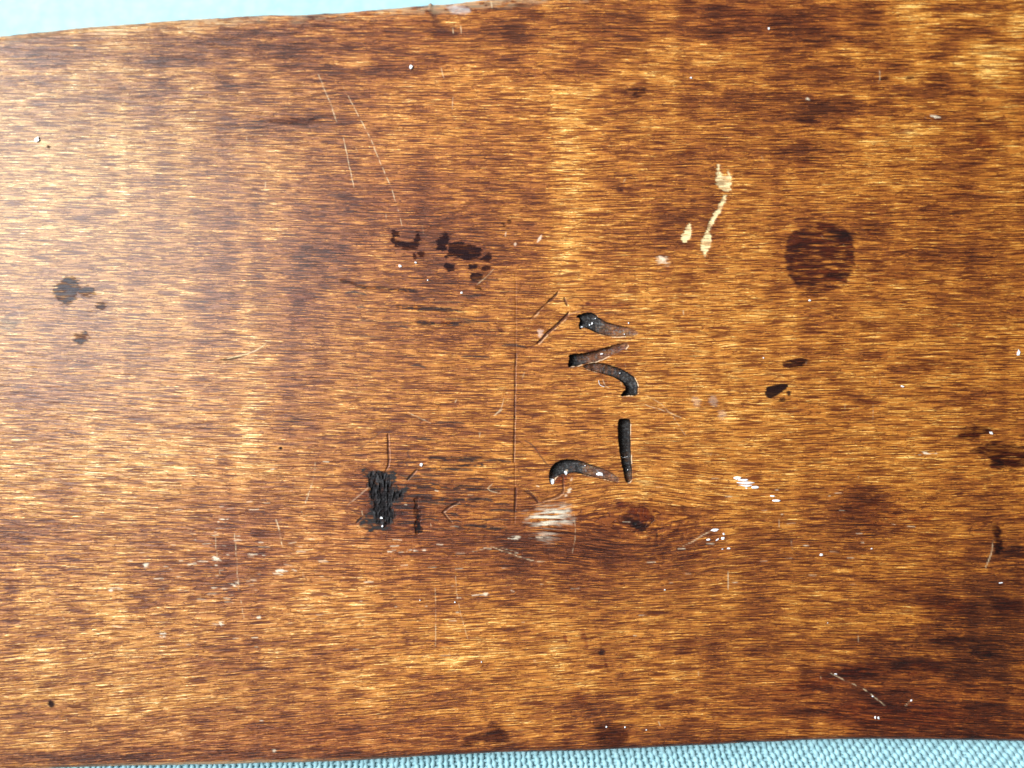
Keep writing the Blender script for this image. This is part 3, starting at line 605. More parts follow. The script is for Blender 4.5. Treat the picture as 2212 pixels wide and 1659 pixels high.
stroke([(1160, 668 - 20), (1195, 640), (1200, 632)], .8, None, a=.3, seed=36)

for k in range(70):
    if k < 46: x, y = rnd.uniform(850, 1080), rnd.gauss(1070, 52)
    else: x, y = rnd.uniform(740, 1090), rnd.gauss(680, 70)
    l = rnd.uniform(18, 70)
    if not 600 < y < 1180: continue
    stroke([(x, y), (x + l * .5, y + rnd.uniform(-2, 3)), (x + l, y + rnd.uniform(0, 4))], rnd.uniform(1.0, 2.6), None, col=(.020, .010, .009), a=rnd.uniform(.6, .95), seed=500 + k, soft=1.3)

# --- thin pale scratches
CREAM = (.80, .62, .38)
scr = [
    ([(688, 160), (700, 192), (714, 222), (727, 263)], 1.5, .85, .25, "long pale scratch in the upper left"),
    ([(742, 297), (752, 345), (764, 405)], 1.3, .85, .1, None),
    ([(737, 180), (764, 230), (781, 263), (801, 300), (817, 340), (832, 377), (844, 402), (858, 445), (868, 488)], 1.3, .75, .8, "faint dotted scratch running down to the ink blots"),
    ([(953, 147), (956, 158), (959, 168)], 1.4, .8, 0, None),
    ([(1346, 394), (1352, 386)], 1.2, .6, 0, None),
    ([(978, 60), (979, 72)], 1.6, .7, 0, None),
    ([(995, 55), (996, 73)], 1.5, .7, 0, None),
    ([(1061, 3), (1063, 16)], 1.8, .7, 0, None),
    ([(978, 210), (977, 236)], 1.2, .6, .4, None),
    ([(682, 996), (678, 1030), (665, 1072), (652, 1106)], 1.5, .8, .5, "pale crooked scratch left of the scorched patch"),
    ([(597, 1122), (604, 1150), (610, 1182)], 2.0, .8, .5, None),
    ([(505, 1140), (510, 1190), (513, 1250), (520, 1300), (527, 1336)], 1.1, .7, .75, None),
    ([(464, 1150), (468, 1200), (475, 1240)], 1.0, .6, .75, None),
    ([(940, 1270), (941, 1330), (941, 1400)], 1.0, .6, .5, "faint upright scratch in the lower middle"),
    ([(984, 1240), (988, 1300), (1010, 1380)], 1.0, .5, .75, None),
    ([(1572, 1236), (1574, 1255), (1572, 1274)], 1.6, .75, .4, None),
    ([(2146, 1166), (2142, 1195), (2128, 1228)], 1.9, .7, .3, "pale scratch beside the dark smear at right"),
    ([(1793, 1454), (1830, 1472), (1870, 1490), (1912, 1524)], 1.5, .85, .6, "thin white scratch in the lower right"),
    ([(1955, 1525), (1968, 1512)], 1.6, .7, .3, None),
    ([(1384, 872), (1420, 882), (1472, 902)], 1.3, .6, .5, None),
    ([(1390, 850), (1440, 880), (1480, 940)], 1.0, .4, .6, None),
    ([(880, 891), (905, 902), (930, 914)], 1.4, .65, .2, None),
    ([(1067, 898), (1082, 884), (1088, 862)], 1.2, .65, .3, None),
    ([(1085, 884), (1068, 898)], 1.6, .65, .2, None),
    ([(1475, 1180), (1500, 1168), (1530, 1148), (1553, 1143)], 1.8, .75, .35, "pale slanting scratch beside the white flecks"),
    ([(1060, 1180), (1100, 1195), (1150, 1212), (1180, 1214)], 1.6, .75, .4, "pale curved scratch below the rubbed patch"),
    ([(1020, 1192), (1070, 1180), (1110, 1190)], 1.1, .5, .4, None),
    ([(1240, 1110), (1244, 1150), (1236, 1195)], 1.0, .5, .6, None),
    ([(1030, 615), (1052, 597), (1066, 582)], 1.3, .7, .3, None),
    ([(1063, 1045), (1050, 1058), (1082, 1066)], 1.3, .6, .3, None),
    ([(1302, 820), (1306, 832), (1316, 838)], 1.0, .7, 0, None),
    ([(912, 487), (915, 505)], 1.0, .4, .3, None),
    ([(1900, 820), (1905, 870)], .9, .35, .6, None),
    ([(1887, 870), (1884, 915)], .9, .4, .6, None),
    ([(1710, 1168), (1711, 1190)], 1.1, .6, .3, None),
    ([(1682, 1118), (1683, 1140)], 1.1, .6, .4, None),
    ([(1898, 180), (1902, 160), (1899, 150)], 1.4, .6, .2, None),
    ([(1080, 1400), (1100, 1408)], 1.0, .3, .3, None),
    ([(280, 1410), (276, 1418), (330, 1421)], 1.0, .5, .5, None),
    ([(100, 290), (108, 262)], 1.2, .25, .4, None),
]
for k, (p, w, a, da, lb) in enumerate(scr):
    stroke(p, w * .62, "scratch", col=CREAM, a=a * .85, dash=min(.95, da + .35), soft=1.3, label=lb, seed=200 + k, depth=0)
# short light nicks lying along the grain, mostly lower left
for k in range(150):
    if k < 80: x, y = rnd.gauss(470, 130), rnd.gauss(1210, 80)
    elif k < 120: x, y = rnd.gauss(980, 200), rnd.gauss(1260, 110)
    else: x, y = rnd.gauss(1640, 180), rnd.gauss(1150, 70)
    l = rnd.uniform(5, 22)
    if not 30 < x < 2190 or not 120 < y < 1600: continue
    stroke([(x, y), (x + l, y + rnd.uniform(-1.5, 1.5))], rnd.uniform(.5, 1.3), None, col=(.80, .66, .46), a=rnd.uniform(.25, .7), seed=300 + k, soft=1.2)
for x, y, w, h in [(250, 1273, 16, 3), (604, 1233, 18, 3), (510, 1262, 14, 3), (352, 1371, 7, 5), (485, 1125, 14, 4), (468, 1205, 10, 5), (463, 1222, 8, 4), (560, 1334, 4, 3), (479, 1348, 4, 6), (562, 1558, 6, 3), (314, 1222, 6, 5), (1035, 1285, 26, 2), (900, 1190, 22, 2), (848, 1190, 10, 2), (1175, 1130, 10, 4), (1110, 1162, 14, 2), (592, 1624, 4, 3), (1745, 215, 3, 3), (2015, 254, 14, 3), (2000, 980, 24, 3)]:
    sl, sd, a = stain(ell(x, y, w, h, -2, seed=int(x)), None, amt=0, soft=2.5, jit=3.5); over(sl, (.80, .70, .52), a * .8 * sstep(.42, .62, fbm(gx[sl] / 9, gy[sl] / 2.6, int(x), 2)))
stain([(1505, 860), (1515, 858), (1518, 880), (1506, 882)], None, amt=0)
for x, y in [(1505, 868), (1560, 895), (1540, 866)]:
    sl, sd, a = stain(ell(x, y, 9, 10, 0, seed=int(x)), None, amt=0, soft=4, jit=5); over(sl, (.66, .50, .38), a * .25)

for k in range(130):
    x, y = rnd.uniform(10, 2200), rnd.uniform(90, 1590)
    c = cu[0]
    if k % 3: stain(ell(x, y, rnd.uniform(2.0, 8), rnd.uniform(1.3, 3.2), 0, seed=900 + k, rough=.35), None, col=(.40, .24, .20), amt=rnd.uniform(.4, .85), soft=2.4, jit=2.6, smooth=1, seed=k)
    else: stroke([(x, y), (x + rnd.uniform(-5, 5), y + rnd.uniform(-14, 14))], rnd.uniform(.5, 1.0), None, col=(.74, .55, .33), a=rnd.uniform(.25, .6), dash=.5, soft=1.3, seed=700 + k)
# fine pimpled relief of the finish
Z += (fbm(gx / 40, gy / 5, 140, 3) - 0.5) * 0.8 * S

# ------------------------------------------------------------------ materials
def new_mat(name):
    m = bpy.data.materials.new(name); m.use_nodes = True
    nt = m.node_tree
    return m, nt, nt.nodes["Principled BSDF"]

def mathn(nt, op, a, b=None, c=None, clamp=False):
    n = nt.nodes.new('ShaderNodeMath'); n.operation = op; n.use_clamp = clamp
    for i, x in enumerate((a, b, c)):
        if x is None: continue
        if isinstance(x, (int, float)): n.inputs[i].default_value = x
        else: nt.links.new(x, n.inputs[i])
    return n.outputs[0]

def wood_material():
    m, nt, bs = new_mat("stained_wood")
    L = nt.links
    def attr(n):
        a = nt.nodes.new('ShaderNodeAttribute'); a.attribute_name = n; return a
    g = attr("grain").outputs["Vector"]
    tone = attr("tone").outputs["Fac"]; dull = attr("dull").outputs["Fac"]
    tintc = attr("tint").outputs["Color"]; ov = attr("overlay")
    def noise(sx, sy, detail, rough, dist=0.0, offs=0.0):
        mp = nt.nodes.new('ShaderNodeMapping'); mp.inputs['Scale'].default_value = (sx, sy, 1); mp.inputs['Location'].default_value = (offs, offs * 1.7, 0)
        L.new(g, mp.inputs['Vector'])
        n = nt.nodes.new('ShaderNodeTexNoise'); n.noise_dimensions = '2D'
        n.inputs['Scale'].default_value = 1; n.inputs['Detail'].default_value = detail; n.inputs['Roughness'].default_value = rough; n.inputs['Distortion'].default_value = dist
        L.new(mp.outputs[0], n.inputs['Vector'])
        return n.outputs[0]
    def rng(x, a, b, lo=0, hi=1):
        r = nt.nodes.new('ShaderNodeMapRange'); r.inputs[1].default_value = a; r.inputs[2].default_value = b; r.inputs[3].default_value = lo; r.inputs[4].default_value = hi
        L.new(x, r.inputs[0]); return r.outputs[0]
    n_streak = rng(noise(1 / 130, 1 / 8.5, 3, .6, .15), .3, .7)
    n_fine = rng(noise(1 / 58, 1 / 2.7, 3, .6, .05, 31), .3, .7)
    n_pore = rng(noise(1 / 66, 1 / 3.0, 2, .5, .08, 77), .38, .445)       # dark pore lines
    n_light = rng(noise(1 / 62, 1 / 2.8, 2, .5, .05, 131), .57, .66)      # light ray flecks
    n_cross = rng(noise(1 / 3.6, 1 / 11, 2, .5, .4, 211), .30, .42)     # tiny cracks across the grain
    hz1 = mathn(nt, 'ABSOLUTE', mathn(nt, 'SUBTRACT', noise(1 / 70, 1 / 8.5, 2, .55, .1, 301), .5))
    n_hair = rng(hz1, .006, .028)                                         # hairline cracks along the grain
    hz2 = mathn(nt, 'ABSOLUTE', mathn(nt, 'SUBTRACT', noise(1 / 52, 1 / 8.0, 2, .55, .1, 401), .52))
    n_ray = rng(hz2, .030, .006)                                          # bright hairlines
    v = mathn(nt, 'MULTIPLY', n_streak, .16)
    v = mathn(nt, 'MULTIPLY_ADD', n_fine, .28, v)
    v = mathn(nt, 'MULTIPLY_ADD', n_light, .27, v)
    v = mathn(nt, 'MULTIPLY_ADD', n_ray, .24, v)
    v = mathn(nt, 'ADD', v, tone)
    v = mathn(nt, 'ADD', v, .165)
    pore = mathn(nt, 'MULTIPLY_ADD', n_pore, .72, .28)
    pore = mathn(nt, 'MULTIPLY', pore, mathn(nt, 'MULTIPLY_ADD', n_hair, .55, .45))
    cross = mathn(nt, 'MULTIPLY_ADD', n_cross, .20, .80)
    ramp = nt.nodes.new('ShaderNodeValToRGB')
    e = ramp.color_ramp.elements
    e[0].position = 0.0; e[0].color = (.075, .019, .007, 1)
    e[1].position = 1.0; e[1].color = (.93, .63, .29, 1)
    for pos, c in ((.25, (.20, .057, .016)), (.5, (.41, .150, .030)), (.75, (.61, .282, .072))):
        x = ramp.color_ramp.elements.new(pos); x.color = c + (1,)
    L.new(v, ramp.inputs[0])
    def mul(a, b):
        n = nt.nodes.new('ShaderNodeMix'); n.data_type = 'RGBA'; n.blend_type = 'MULTIPLY'; n.inputs[0].default_value = 1
        L.new(a, n.inputs[6]); L.new(b, n.inputs[7]); return n.outputs[2]
    pc = nt.nodes.new('ShaderNodeMix'); pc.data_type = 'RGBA'; pc.inputs[6].default_value = (.30, .18, .14, 1); pc.inputs[7].default_value = (1, 1, 1, 1)
    pf = mathn(nt, 'MULTIPLY', pore, cross)
    L.new(rng(pf, .25, 1.0), pc.inputs[0])
    c = mul(mul(ramp.outputs[0], pc.outputs[2]), tintc)
    mx = nt.nodes.new('ShaderNodeMix'); mx.data_type = 'RGBA'
    L.new(ov.outputs["Alpha"], mx.inputs[0]); L.new(c, mx.inputs[6]); L.new(ov.outputs["Color"], mx.inputs[7])
    L.new(mx.outputs[2], bs.inputs['Base Color'])
    r = mathn(nt, 'MULTIPLY_ADD', n_fine, -.10, .56)
    r = mathn(nt, 'MULTIPLY_ADD', dull, .28, r)
    L.new(r, bs.inputs['Roughness'])
    sp = mathn(nt, 'MULTIPLY_ADD', dull, -.18, .22)
    L.new(sp, bs.inputs['Specular IOR Level'])
    ct = mathn(nt, 'MULTIPLY_ADD', dull, -1.0, .29, True)
    L.new(ct, bs.inputs['Coat Weight'])
    bs.inputs['Coat Roughness'].default_value = .34
    h = mathn(nt, 'MULTIPLY', n_fine, .5)
    h = mathn(nt, 'MULTIPLY_ADD', n_streak, .5, h)
    h = mathn(nt, 'MULTIPLY_ADD', pf, .9, h)
    bp = nt.nodes.new('ShaderNodeBump'); bp.inputs['Strength'].default_value = .8; bp.inputs['Distance'].default_value = .00022
    L.new(h, bp.inputs['Height']); L.new(bp.outputs[0], bs.inputs['Normal'])
    return m
WOOD = wood_material()

def edge_material():
    m, nt, bs = new_mat("raw_edge_wood")
    tc = nt.nodes.new('ShaderNodeTexCoord'); mp = nt.nodes.new('ShaderNodeMapping'); mp.inputs['Scale'].default_value = (60, 400, 900)
    n = nt.nodes.new('ShaderNodeTexNoise'); n.inputs['Detail'].default_value = 4
    r = nt.nodes.new('ShaderNodeValToRGB'); r.color_ramp.elements[0].color = (.09, .035, .016, 1); r.color_ramp.elements[1].color = (.42, .24, .10, 1)
    nt.links.new(tc.outputs['Object'], mp.inputs[0]); nt.links.new(mp.outputs[0], n.inputs[0]); nt.links.new(n.outputs[0], r.inputs[0]); nt.links.new(r.outputs[0], bs.inputs['Base Color'])
    bs.inputs['Roughness'].default_value = .7
    return m

def fleck_material():
    m, nt, bs = new_mat("white_paint")
    tc = nt.nodes.new('ShaderNodeTexCoord'); n = nt.nodes.new('ShaderNodeTexNoise'); n.inputs['Scale'].default_value = 1400
    r = nt.nodes.new('ShaderNodeValToRGB'); r.color_ramp.elements[0].color = (.62, .66, .70, 1); r.color_ramp.elements[1].color = (.88, .89, .90, 1)
    nt.links.new(tc.outputs['Object'], n.inputs[0]); nt.links.new(n.outputs[0], r.inputs[0]); nt.links.new(r.outputs[0], bs.inputs['Base Color'])
    bs.inputs['Roughness'].default_value = .5
    return m

def cloth_material(bump):
    m, nt, bs = new_mat("pale_blue_cloth" + ("_sheet" if bump else ""))
    tc = nt.nodes.new('ShaderNodeTexCoord'); n = nt.nodes.new('ShaderNodeTexNoise'); n.inputs['Scale'].default_value = 260; n.inputs['Detail'].default_value = 4
    r = nt.nodes.new('ShaderNodeValToRGB')
    r.color_ramp.elements[0].position = .25; r.color_ramp.elements[0].color = (.255, .455, .505, 1)
    r.color_ramp.elements[1].position = .75; r.color_ramp.elements[1].color = (.335, .55, .60, 1)
    nt.links.new(tc.outputs['Object'], n.inputs[0]); nt.links.new(n.outputs[0], r.inputs[0]); nt.links.new(r.outputs[0], bs.inputs['Base Color'])
    bs.inputs['Roughness'].default_value = .9
    bs.inputs['Specular IOR Level'].default_value = .2
    f = nt.nodes.new('ShaderNodeTexNoise'); f.inputs['Scale'].default_value = 3500
    bp = nt.nodes.new('ShaderNodeBump'); bp.inputs['Strength'].default_value = .35; bp.inputs['Distance'].default_value = .0002
    nt.links.new(tc.outputs['Object'], f.inputs[0]); nt.links.new(f.outputs[0], bp.inputs['Height']); nt.links.new(bp.outputs[0], bs.inputs['Normal'])
    return m

# ------------------------------------------------------------------ mesh building
def fast_mesh(name, verts, quads):
    me = bpy.data.meshes.new(name)
    nv, nq = len(verts), len(quads)
    me.vertices.add(nv); me.loops.add(nq * 4); me.polygons.add(nq)
    me.vertices.foreach_set("co", np.ascontiguousarray(verts, np.float32).ravel())
    me.loops.foreach_set("vertex_index", np.ascontiguousarray(quads, np.int32).ravel())
    me.polygons.foreach_set("loop_start", np.arange(0, nq * 4, 4, dtype=np.int32))
    me.polygons.foreach_set("use_smooth", np.ones(nq, bool))
    me.update(calc_edges=True)
    return me

def link(name, me, mat, parent=None):
    o = bpy.data.objects.new(name, me); COL.objects.link(o)
    if mat: me.materials.append(mat)
    if parent: o.parent = parent
    return o

def empty(name, label, cat):
    o = bpy.data.objects.new(name, None); COL.objects.link(o)
    o['label'] = label; o['category'] = cat
    return o

board = empty("wooden_board", "worn brown stained wooden board with carved black strokes, lying on pale blue cloth", "board")

X, Y, Zw = world_xyz(U, V, Z)
P = np.stack([X, Y, Zw], -1)
du_ = np.gradient(P, axis=1); dv_ = np.gradient(P, axis=0)
NRM = np.cross(dv_, du_)
NRM /= np.maximum(np.linalg.norm(NRM, axis=-1, keepdims=True), 1e-12)
if NRM[..., 2].mean() < 0: NRM = -NRM
P = P.reshape(-1, 3); NRM = NRM.reshape(-1, 3)
idx = np.arange(NR * NC).reshape(NR, NC)
Q = np.stack([idx[:-1, :-1], idx[1:, :-1], idx[1:, 1:], idx[:-1, 1:]], -1).reshape(-1, 4)
FL = LAB[:-1, :-1].reshape(-1)
A_gr = np.stack([gx, gy, np.zeros_like(gx)], -1).reshape(-1, 3).astype(np.float32)
A_tone = TONE.reshape(-1).astype(np.float32); A_dull = DULL.reshape(-1).astype(np.float32)
A_tint = np.concatenate([np.clip(TINT, 0, 2), np.ones(U.shape + (1,))], -1).reshape(-1, 4).astype(np.float32)
A_ov = OV.reshape(-1, 4).astype(np.float32)
order = [i for i in range(len(PARTS))]
for i in order:
    name, lb = PARTS[i]
    q = Q[FL == i]
    if len(q) < 3: continue
    used, inv = np.unique(q, return_inverse=True)
    me = fast_mesh(name, P[used], inv.reshape(-1, 4))
    for an, ty, key, arr in (("grain", 'FLOAT_VECTOR', "vector", A_gr), ("tone", 'FLOAT', "value", A_tone), ("dull", 'FLOAT', "value", A_dull), ("tint", 'FLOAT_COLOR', "color", A_tint), ("overlay", 'FLOAT_COLOR', "color", A_ov)):
        a = me.attributes.new(an, ty, 'POINT')
        a.data.foreach_set(key, np.ascontiguousarray(arr[used]).ravel())
    me.normals_split_custom_set_from_vertices(NRM[used].tolist())
    o = link(name, me, WOOD, board)
    if lb: o['label'] = lb

# side faces and underside of the board
TH = 0.0042
rows = np.concatenate([idx[0, :], idx[1:, -1], idx[-1, ::-1][1:], idx[::-1, 0][1:-1]])
step = 1
ring = P[rows]
low = ring.copy(); low[:, 2] -= TH
low2 = low.copy(); low2[:, :2] *= 0.992; low2[:, 2] -= 0.0008
n = len(ring)
v = np.vstack([ring, low, low2])
k = np.arange(n); k2 = (k + 1) % n
q = np.vstack([np.stack([k, k2, n + k2, n + k], -1), np.stack([n + k, n + k2, 2 * n + k2, 2 * n + k], -1)])
link("side_edge", fast_mesh("side_edge", v, q), edge_material(), board)
# underside: a coarse sheet following the bow
ui = np.unique(np.concatenate([np.arange(0, NC, 40), [NC - 1]])); vi = np.unique(np.concatenate([np.arange(0, NR, 40), [NR - 1]]))
G = P.reshape(NR, NC, 3)[np.ix_(vi, ui)].copy()
base = np.stack(world_xyz(U[np.ix_(vi, ui)], V[np.ix_(vi, ui)], bow(U[np.ix_(vi, ui)], V[np.ix_(vi, ui)])), -1)
G[..., 2] = base[..., 2] - TH - 0.0010
G[..., :2] *= 0.992
nn = np.arange(G.shape[0] * G.shape[1]).reshape(G.shape[:2])
qq = np.stack([nn[:-1, :-1], nn[:-1, 1:], nn[1:, 1:], nn[1:, :-1]], -1).reshape(-1, 4)
link("underside", fast_mesh("underside", G.reshape(-1, 3), qq), edge_material(), board)

# ------------------------------------------------------------------ paint flecks standing on the face
WHITE = fleck_material()
def surf_z(u, v):
    c = int(np.clip(np.searchsorted(cu, u), 0, NC - 1)); r = int(np.clip(np.searchsorted(V[:, c], v), 0, NR - 1))
    return Z[r, c]
def fleck(pts, h=1.6, label=None, name="paint_fleck"):
    p = chaikin(pts, 1)
    cx, cy = p.mean(0)
    if True: p = p.mean(0) + (p - p.mean(0)) * (0.72 + 0.36 * np.array([rnd.random() for _ in p]))[:, None]
    n = len(p); verts = []
    for s, hh in ((1.0, -0.6), (0.97, h * .5), (0.72, h)):
        for x, y in p:
            uu, vv = cx + (x - cx) * s, cy + (y - cy) * s
            verts.append(world_xyz(uu, vv, surf_z(uu, vv) + hh * S + 0.25 * S * rnd.random()))
    verts.append(world_xyz(cx, cy, surf_z(cx, cy) + h * 1.05 * S))
    faces = []
    for l in range(2):
        for i in range(n):
            j = (i + 1) % n
            faces.append((l * n + i, (l + 1) * n + i, (l + 1) * n + j, l * n + j))
    for i in range(n): faces.append((2 * n + i, 3 * n, 2 * n + (i + 1) % n))
    me = bpy.data.meshes.new(name); me.from_pydata([tuple(map(float, t)) for t in verts], [], faces); me.update()
    import bmesh
    bm = bmesh.new(); bm.from_mesh(me); bmesh.ops.recalc_face_normals(bm, faces=bm.faces); bm.to_mesh(me); bm.free()
    o = link(name, me, WHITE, board)
    if label: o['label'] = label
F0 = (1474.6, 553.0)
def offf(pts): return [(F0[0] + x / 3.0, F0[1] + y / 3.0) for x, y in pts]
fleck(offf([(326, 1434), (352, 1428), (382, 1430), (376, 1446), (352, 1452), (334, 1448)]), label="white paint fleck, upper left of the large cluster")
fleck(offf([(336, 1466), (400, 1461), (456, 1464), (470, 1472), (430, 1479), (362, 1477)]), 2.2, label="largest white paint fleck")
fleck(offf([(348, 1452), (378, 1444), (426, 1446), (436, 1456), (380, 1460)]), 2.0)
fleck(offf([(356, 1482), (430, 1480), (458, 1484), (428, 1500), (376, 1492)]), 1.8)
fleck(offf([(440, 1494), (470, 1486), (504, 1496), (490, 1512), (442, 1506)]))
fleck(offf([(404, 1500), (420, 1500), (424, 1510), (408, 1510)]))
fleck(offf([(574, 1582), (612, 1576), (642, 1586), (628, 1596), (584, 1592)]), label="small white paint fleck below the large cluster")
fleck(offf([(560, 1550), (600, 1552), (604, 1560), (566, 1562)]), 1.0)
G0 = (1474.6, 1106.0)
def offg(pts): return [(G0[0] + x / 3.0, G0[1] + y / 3.0) for x, y in pts]
for p in ([(246, 166), (272, 158), (276, 178), (250, 182)], [(258, 136), (272, 134), (274, 150), (262, 150)], [(212, 182), (236, 166), (240, 174), (218, 190)], [(150, 176), (176, 168), (182, 182), (160, 188)], [(284, 232), (306, 228), (312, 240), (288, 244)], [(250, 238), (264, 236), (266, 244), (252, 244)],
          [(176, 118), (206, 106), (238, 110), (232, 122), (196, 130)], [(884, 276), (910, 270), (914, 284), (892, 288)], [(1216, 238), (1228, 230), (1232, 240), (1220, 244)], [(1240, 1324), (1256, 1322), (1254, 1344), (1242, 1340)], [(1260, 1326), (1278, 1324), (1272, 1334), (1280, 1344), (1262, 1344)], [(978, 1046), (1000, 1044), (1008, 1054), (984, 1054)],
          [(1222, 1190), (1236, 1188), (1240, 1200), (1228, 1200)], [(1474, 1216), (1490, 1214), (1488, 1228), (1474, 1228)], [(936, 716), (944, 714), (944, 722), (936, 722)], [(2046, 456), (2076, 454), (2080, 462), (2050, 464)]):
    fleck(offg(p), 1.2)
def dot(x, y, r, ry=None, label=None, h=2.0):
    fleck(ell(x, y, r * .9, (ry or r) * .9, 20, 9, seed=int(x), rough=.3), h, label)
dot(888, 145, 5.5, 5.5, "round white speck near the upper edge", 3.5)
dot(80, 301, 6, 8, "white speck near the left edge", 3.0)
dot(2141, 935, 6, 3.5, "white speck on the dark smear at right")
dot(1749, 649, 4.5, 3, "white speck below the round stain")
dot(1950, 835, 5, 3)
dot(824, 1119, 3.8, 4.0, "white speck in the scorched patch", 4.0)
dot(826, 1137, 2.4, 4.0, None, 4.0)
dot(910, 1004, 4, 4.5)
dot(1661, 62, 2.6, 4)
dot(1493, 168, 3, 3)
dot(1649, 773, 2, 2)
dot(2200, 762, 5, 8, "white speck at the right edge")
dot(1775, 1198, 4, 3)
dot(1436, 1274, 2.4, 2.4)
dot(983, 1301, 2.4, 2.4)
dot(907, 1297, 2.2, 2.0)
dot(1040, 1430, 2.2, 2.0)
dot(1310, 1570, 3, 2.4); dot(1350, 1571, 2.4, 2.4); dot(1396, 1577, 2, 2)
dot(864, 575, 5, 3.5); dot(898, 567, 4, 2); dot(997, 632, 3, 3); dot(924, 605, 2, 2)
dot(1358, 684 + 14, 2.2, 2.2)
for x, y, rx, ry in [(1279, 699, 2.4, 4), (1274, 702, 2, 2.4), (1257, 706, 5, 2), (1286, 688, 2, 1.6), (1349, 724 - 2, 1.6, 1.6), (1264, 1006, 1.6, 1.6), (1356, 1015, 1.8, 2.4), (1342, 980 + 6, 2, 1.5), (1339, 806, 1.6, 1.6)]:
    dot(x, y, rx, ry, None, 2.6)
fleck(off([(1070, 1330), (1140, 1270), (1210, 1320), (1190, 1355), (1100, 1345)], *B0), 1.6, "grey white flake inside the hooked carved stroke")
fleck(off([(1150, 1025), (1205, 1018), (1200, 1045), (1155, 1050)], *A0), 1.2, "pale flake in the carved stroke slanting up")
fleck(off([(345, 1385), (400, 1390), (420, 1440), (395, 1500), (360, 1490), (340, 1430)], *B0), 1.5)
fleck(off([(560, 1270), (620, 1262), (625, 1330), (590, 1340)], *B0), 1.2)

# lint on the board
def lint(pts, label, r=0.9):
    p = chaikin(pts, 2, False); verts = []; faces = []
    for i, (x, y) in enumerate(p):
        a = p[max(i - 1, 0)]; b = p[min(i + 1, len(p) - 1)]; t = (b - a) / max(np.hypot(*(b - a)), 1e-6)
        zz = surf_z(x, y) + (r + 0.8) * S
        for k in range(5):
            an = 2 * math.pi * k / 5
            verts.append(world_xyz(x - t[1] * r * math.cos(an), y + t[0] * r * math.cos(an), zz + r * S * math.sin(an)))
    m = len(p)
    for i in range(m - 1):
        for k in range(5): faces.append((i * 5 + k, i * 5 + (k + 1) % 5, (i + 1) * 5 + (k + 1) % 5, (i + 1) * 5 + k))
    me = bpy.data.meshes.new("lint_fibre"); me.from_pydata([tuple(map(float, t)) for t in verts], [], faces); me.update()
    o = link("lint_fibre", me, WHITE)
    o['label'] = label; o['category'] = "lint"; o['group'] = "bits of lint on the board"
lint(off([(1490, 1040), (1520, 1062), (1560, 1045), (1600, 1040)], *B0), "white lint fibre lying across the straight upright carved stroke", .6)
lint(off([(1130, 1460), (1135, 1520), (1165, 1550), (1222, 1568)], *A0), "curled pale lint fibre on bare wood left of the curved carved stroke", .5)

# ------------------------------------------------------------------ the cloth
cloth = empty("tablecloth", "pale blue coarsely woven cloth under the wooden board", "cloth")
CM = cloth_material(False)
def cloth_z(u, v):
    base = -0.0085 - 0.0015 * np.sin(u / 520.0) * 0.5
    t = np.clip((760 - v) / 760.0, 0, 3)
    r = np.clip((v - 1500) / 160.0, 0, 4)
    return base - 0.012 * t ** 1.3 - 0.0006 * r
def edge_at(u): return float(np.interp(u, BOT[:, 0], BOT[:, 1]))
SPW, SPF = 12.6, 8.2
V0 = 1560.0
NF = 40
def lean(u):
    t = np.clip((u - 1000) / 1150.0, -0.15, 1.15)
    return math.tan(0.06 + 0.58 * t)
NSEG = 3
def tube(path, tang_side, rw, rh):
    """path: list of world points; flattened round yarn"""
    m = len(path); verts = []; faces = []
    for i in range(m):
        a = path[max(i - 1, 0)]; b = path[min(i + 1, m - 1)]
        t = (b - a); t /= max(np.linalg.norm(t), 1e-9)
        side = np.cross(t, (0, 0, 1)); side /= max(np.linalg.norm(side), 1e-9)
        up = np.cross(side, t)
        for k in range(7):
            an = 2 * math.pi * k / 7
            verts.append(path[i] + side * rw[i] * math.cos(an) + up * rh * math.sin(an))
    v = np.array(verts)
    k = np.arange(7); kn = (k + 1) % 7
    q = np.concatenate([np.stack([i * 7 + k, i * 7 + kn, (i + 1) * 7 + kn, (i + 1) * 7 + k], -1) for i in range(m - 1)])
    return v, q
AMP = 1.25 * S
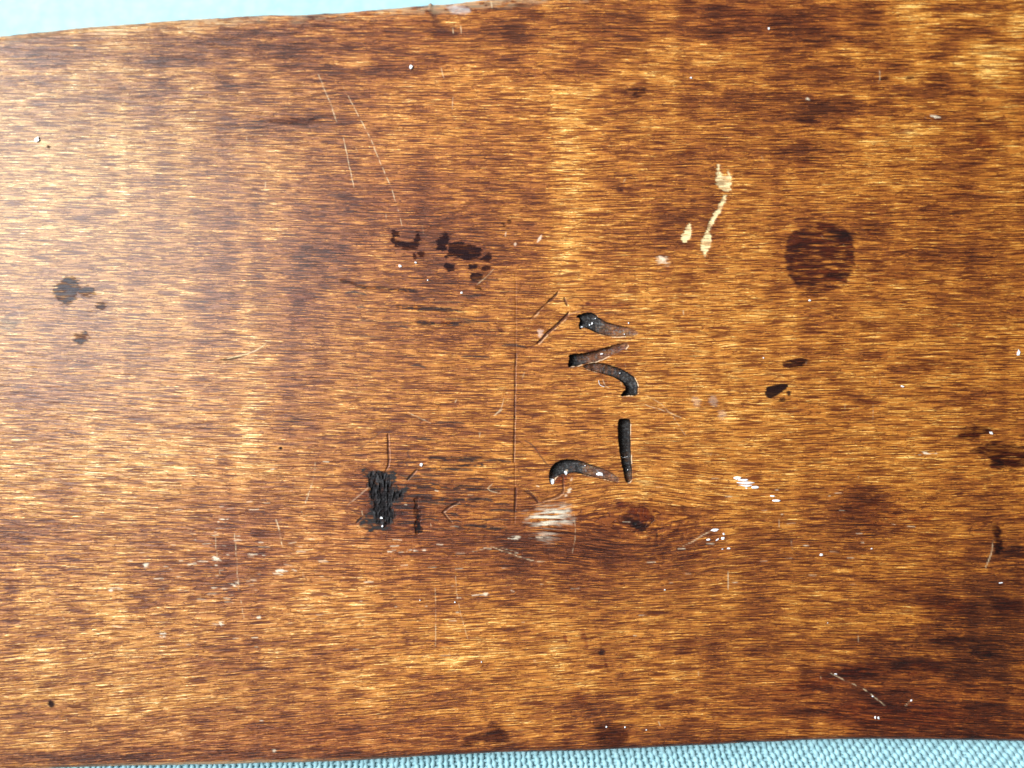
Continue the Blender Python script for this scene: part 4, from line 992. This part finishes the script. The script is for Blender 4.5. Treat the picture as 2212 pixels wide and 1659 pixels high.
u_starts = np.arange(-60, 2480, SPW)
def warp_u(i, v): return u_starts[i] + lean(u_starts[i]) * (v - V0)
rng2 = np.random.default_rng(3)
wj = rng2.normal(0, 1.3, len(u_starts)); fj = rng2.normal(0, 0.9, NF + 1)
for i in range(len(u_starts)):
    path = []; rw = []
    n = NF * NSEG
    ph = rng2.uniform(-.15, .15)
    for s in range(n + 1):
        v = V0 + s / NSEG * SPF
        u = warp_u(i, v) + wj[i] + 1.2 * math.sin(s * .37 + i)
        zz = float(cloth_z(u, v)) + AMP * math.cos(math.pi * (s / NSEG + i + ph)) + 1.2 * S
        path.append(np.array(world_xyz(u, v, zz)))
        rw.append((5.0 + .9 * math.cos(math.pi * (s / NSEG + i)) + rng2.normal(0, .3)) * S)
    vv, q = tube(path, 0, rw, 3.6 * S)
    link("warp_thread", fast_mesh("warp_thread", vv, q), CM, cloth)
for j in range(NF + 1):
    path = []; rw = []
    v = V0 + j * SPF + fj[j]
    for i in range(len(u_starts) - 1):
        for s in range(3):
            f = s / 3.0
            u = warp_u(i, v) * (1 - f) + warp_u(i + 1, v) * f
            zz = float(cloth_z(u, v)) - 2.0 * S - AMP * .8 * math.cos(math.pi * (j + i + f))
            path.append(np.array(world_xyz(u, v + 1.0 * math.sin(u / 37 + j), zz)))
            rw.append((3.9 + rng2.normal(0, .2)) * S)
    vv, q = tube(path, 0, rw, 3.2 * S)
    link("weft_thread", fast_mesh("weft_thread", vv, q), CM, cloth)
us = np.linspace(-2600, 4800, 75); vs = np.linspace(-2200, 3800, 61)
GU, GV = np.meshgrid(us, vs)
GZ = cloth_z(GU, GV) - 3.2 * S
gxw, gyw, gzw = world_xyz(GU, GV, GZ)
nn = np.arange(GU.size).reshape(GU.shape)
qq = np.stack([nn[:-1, :-1], nn[1:, :-1], nn[1:, 1:], nn[:-1, 1:]], -1).reshape(-1, 4)
link("base_weave", fast_mesh("base_weave", np.stack([gxw, gyw, gzw], -1).reshape(-1, 3), qq), cloth_material(True), cloth)
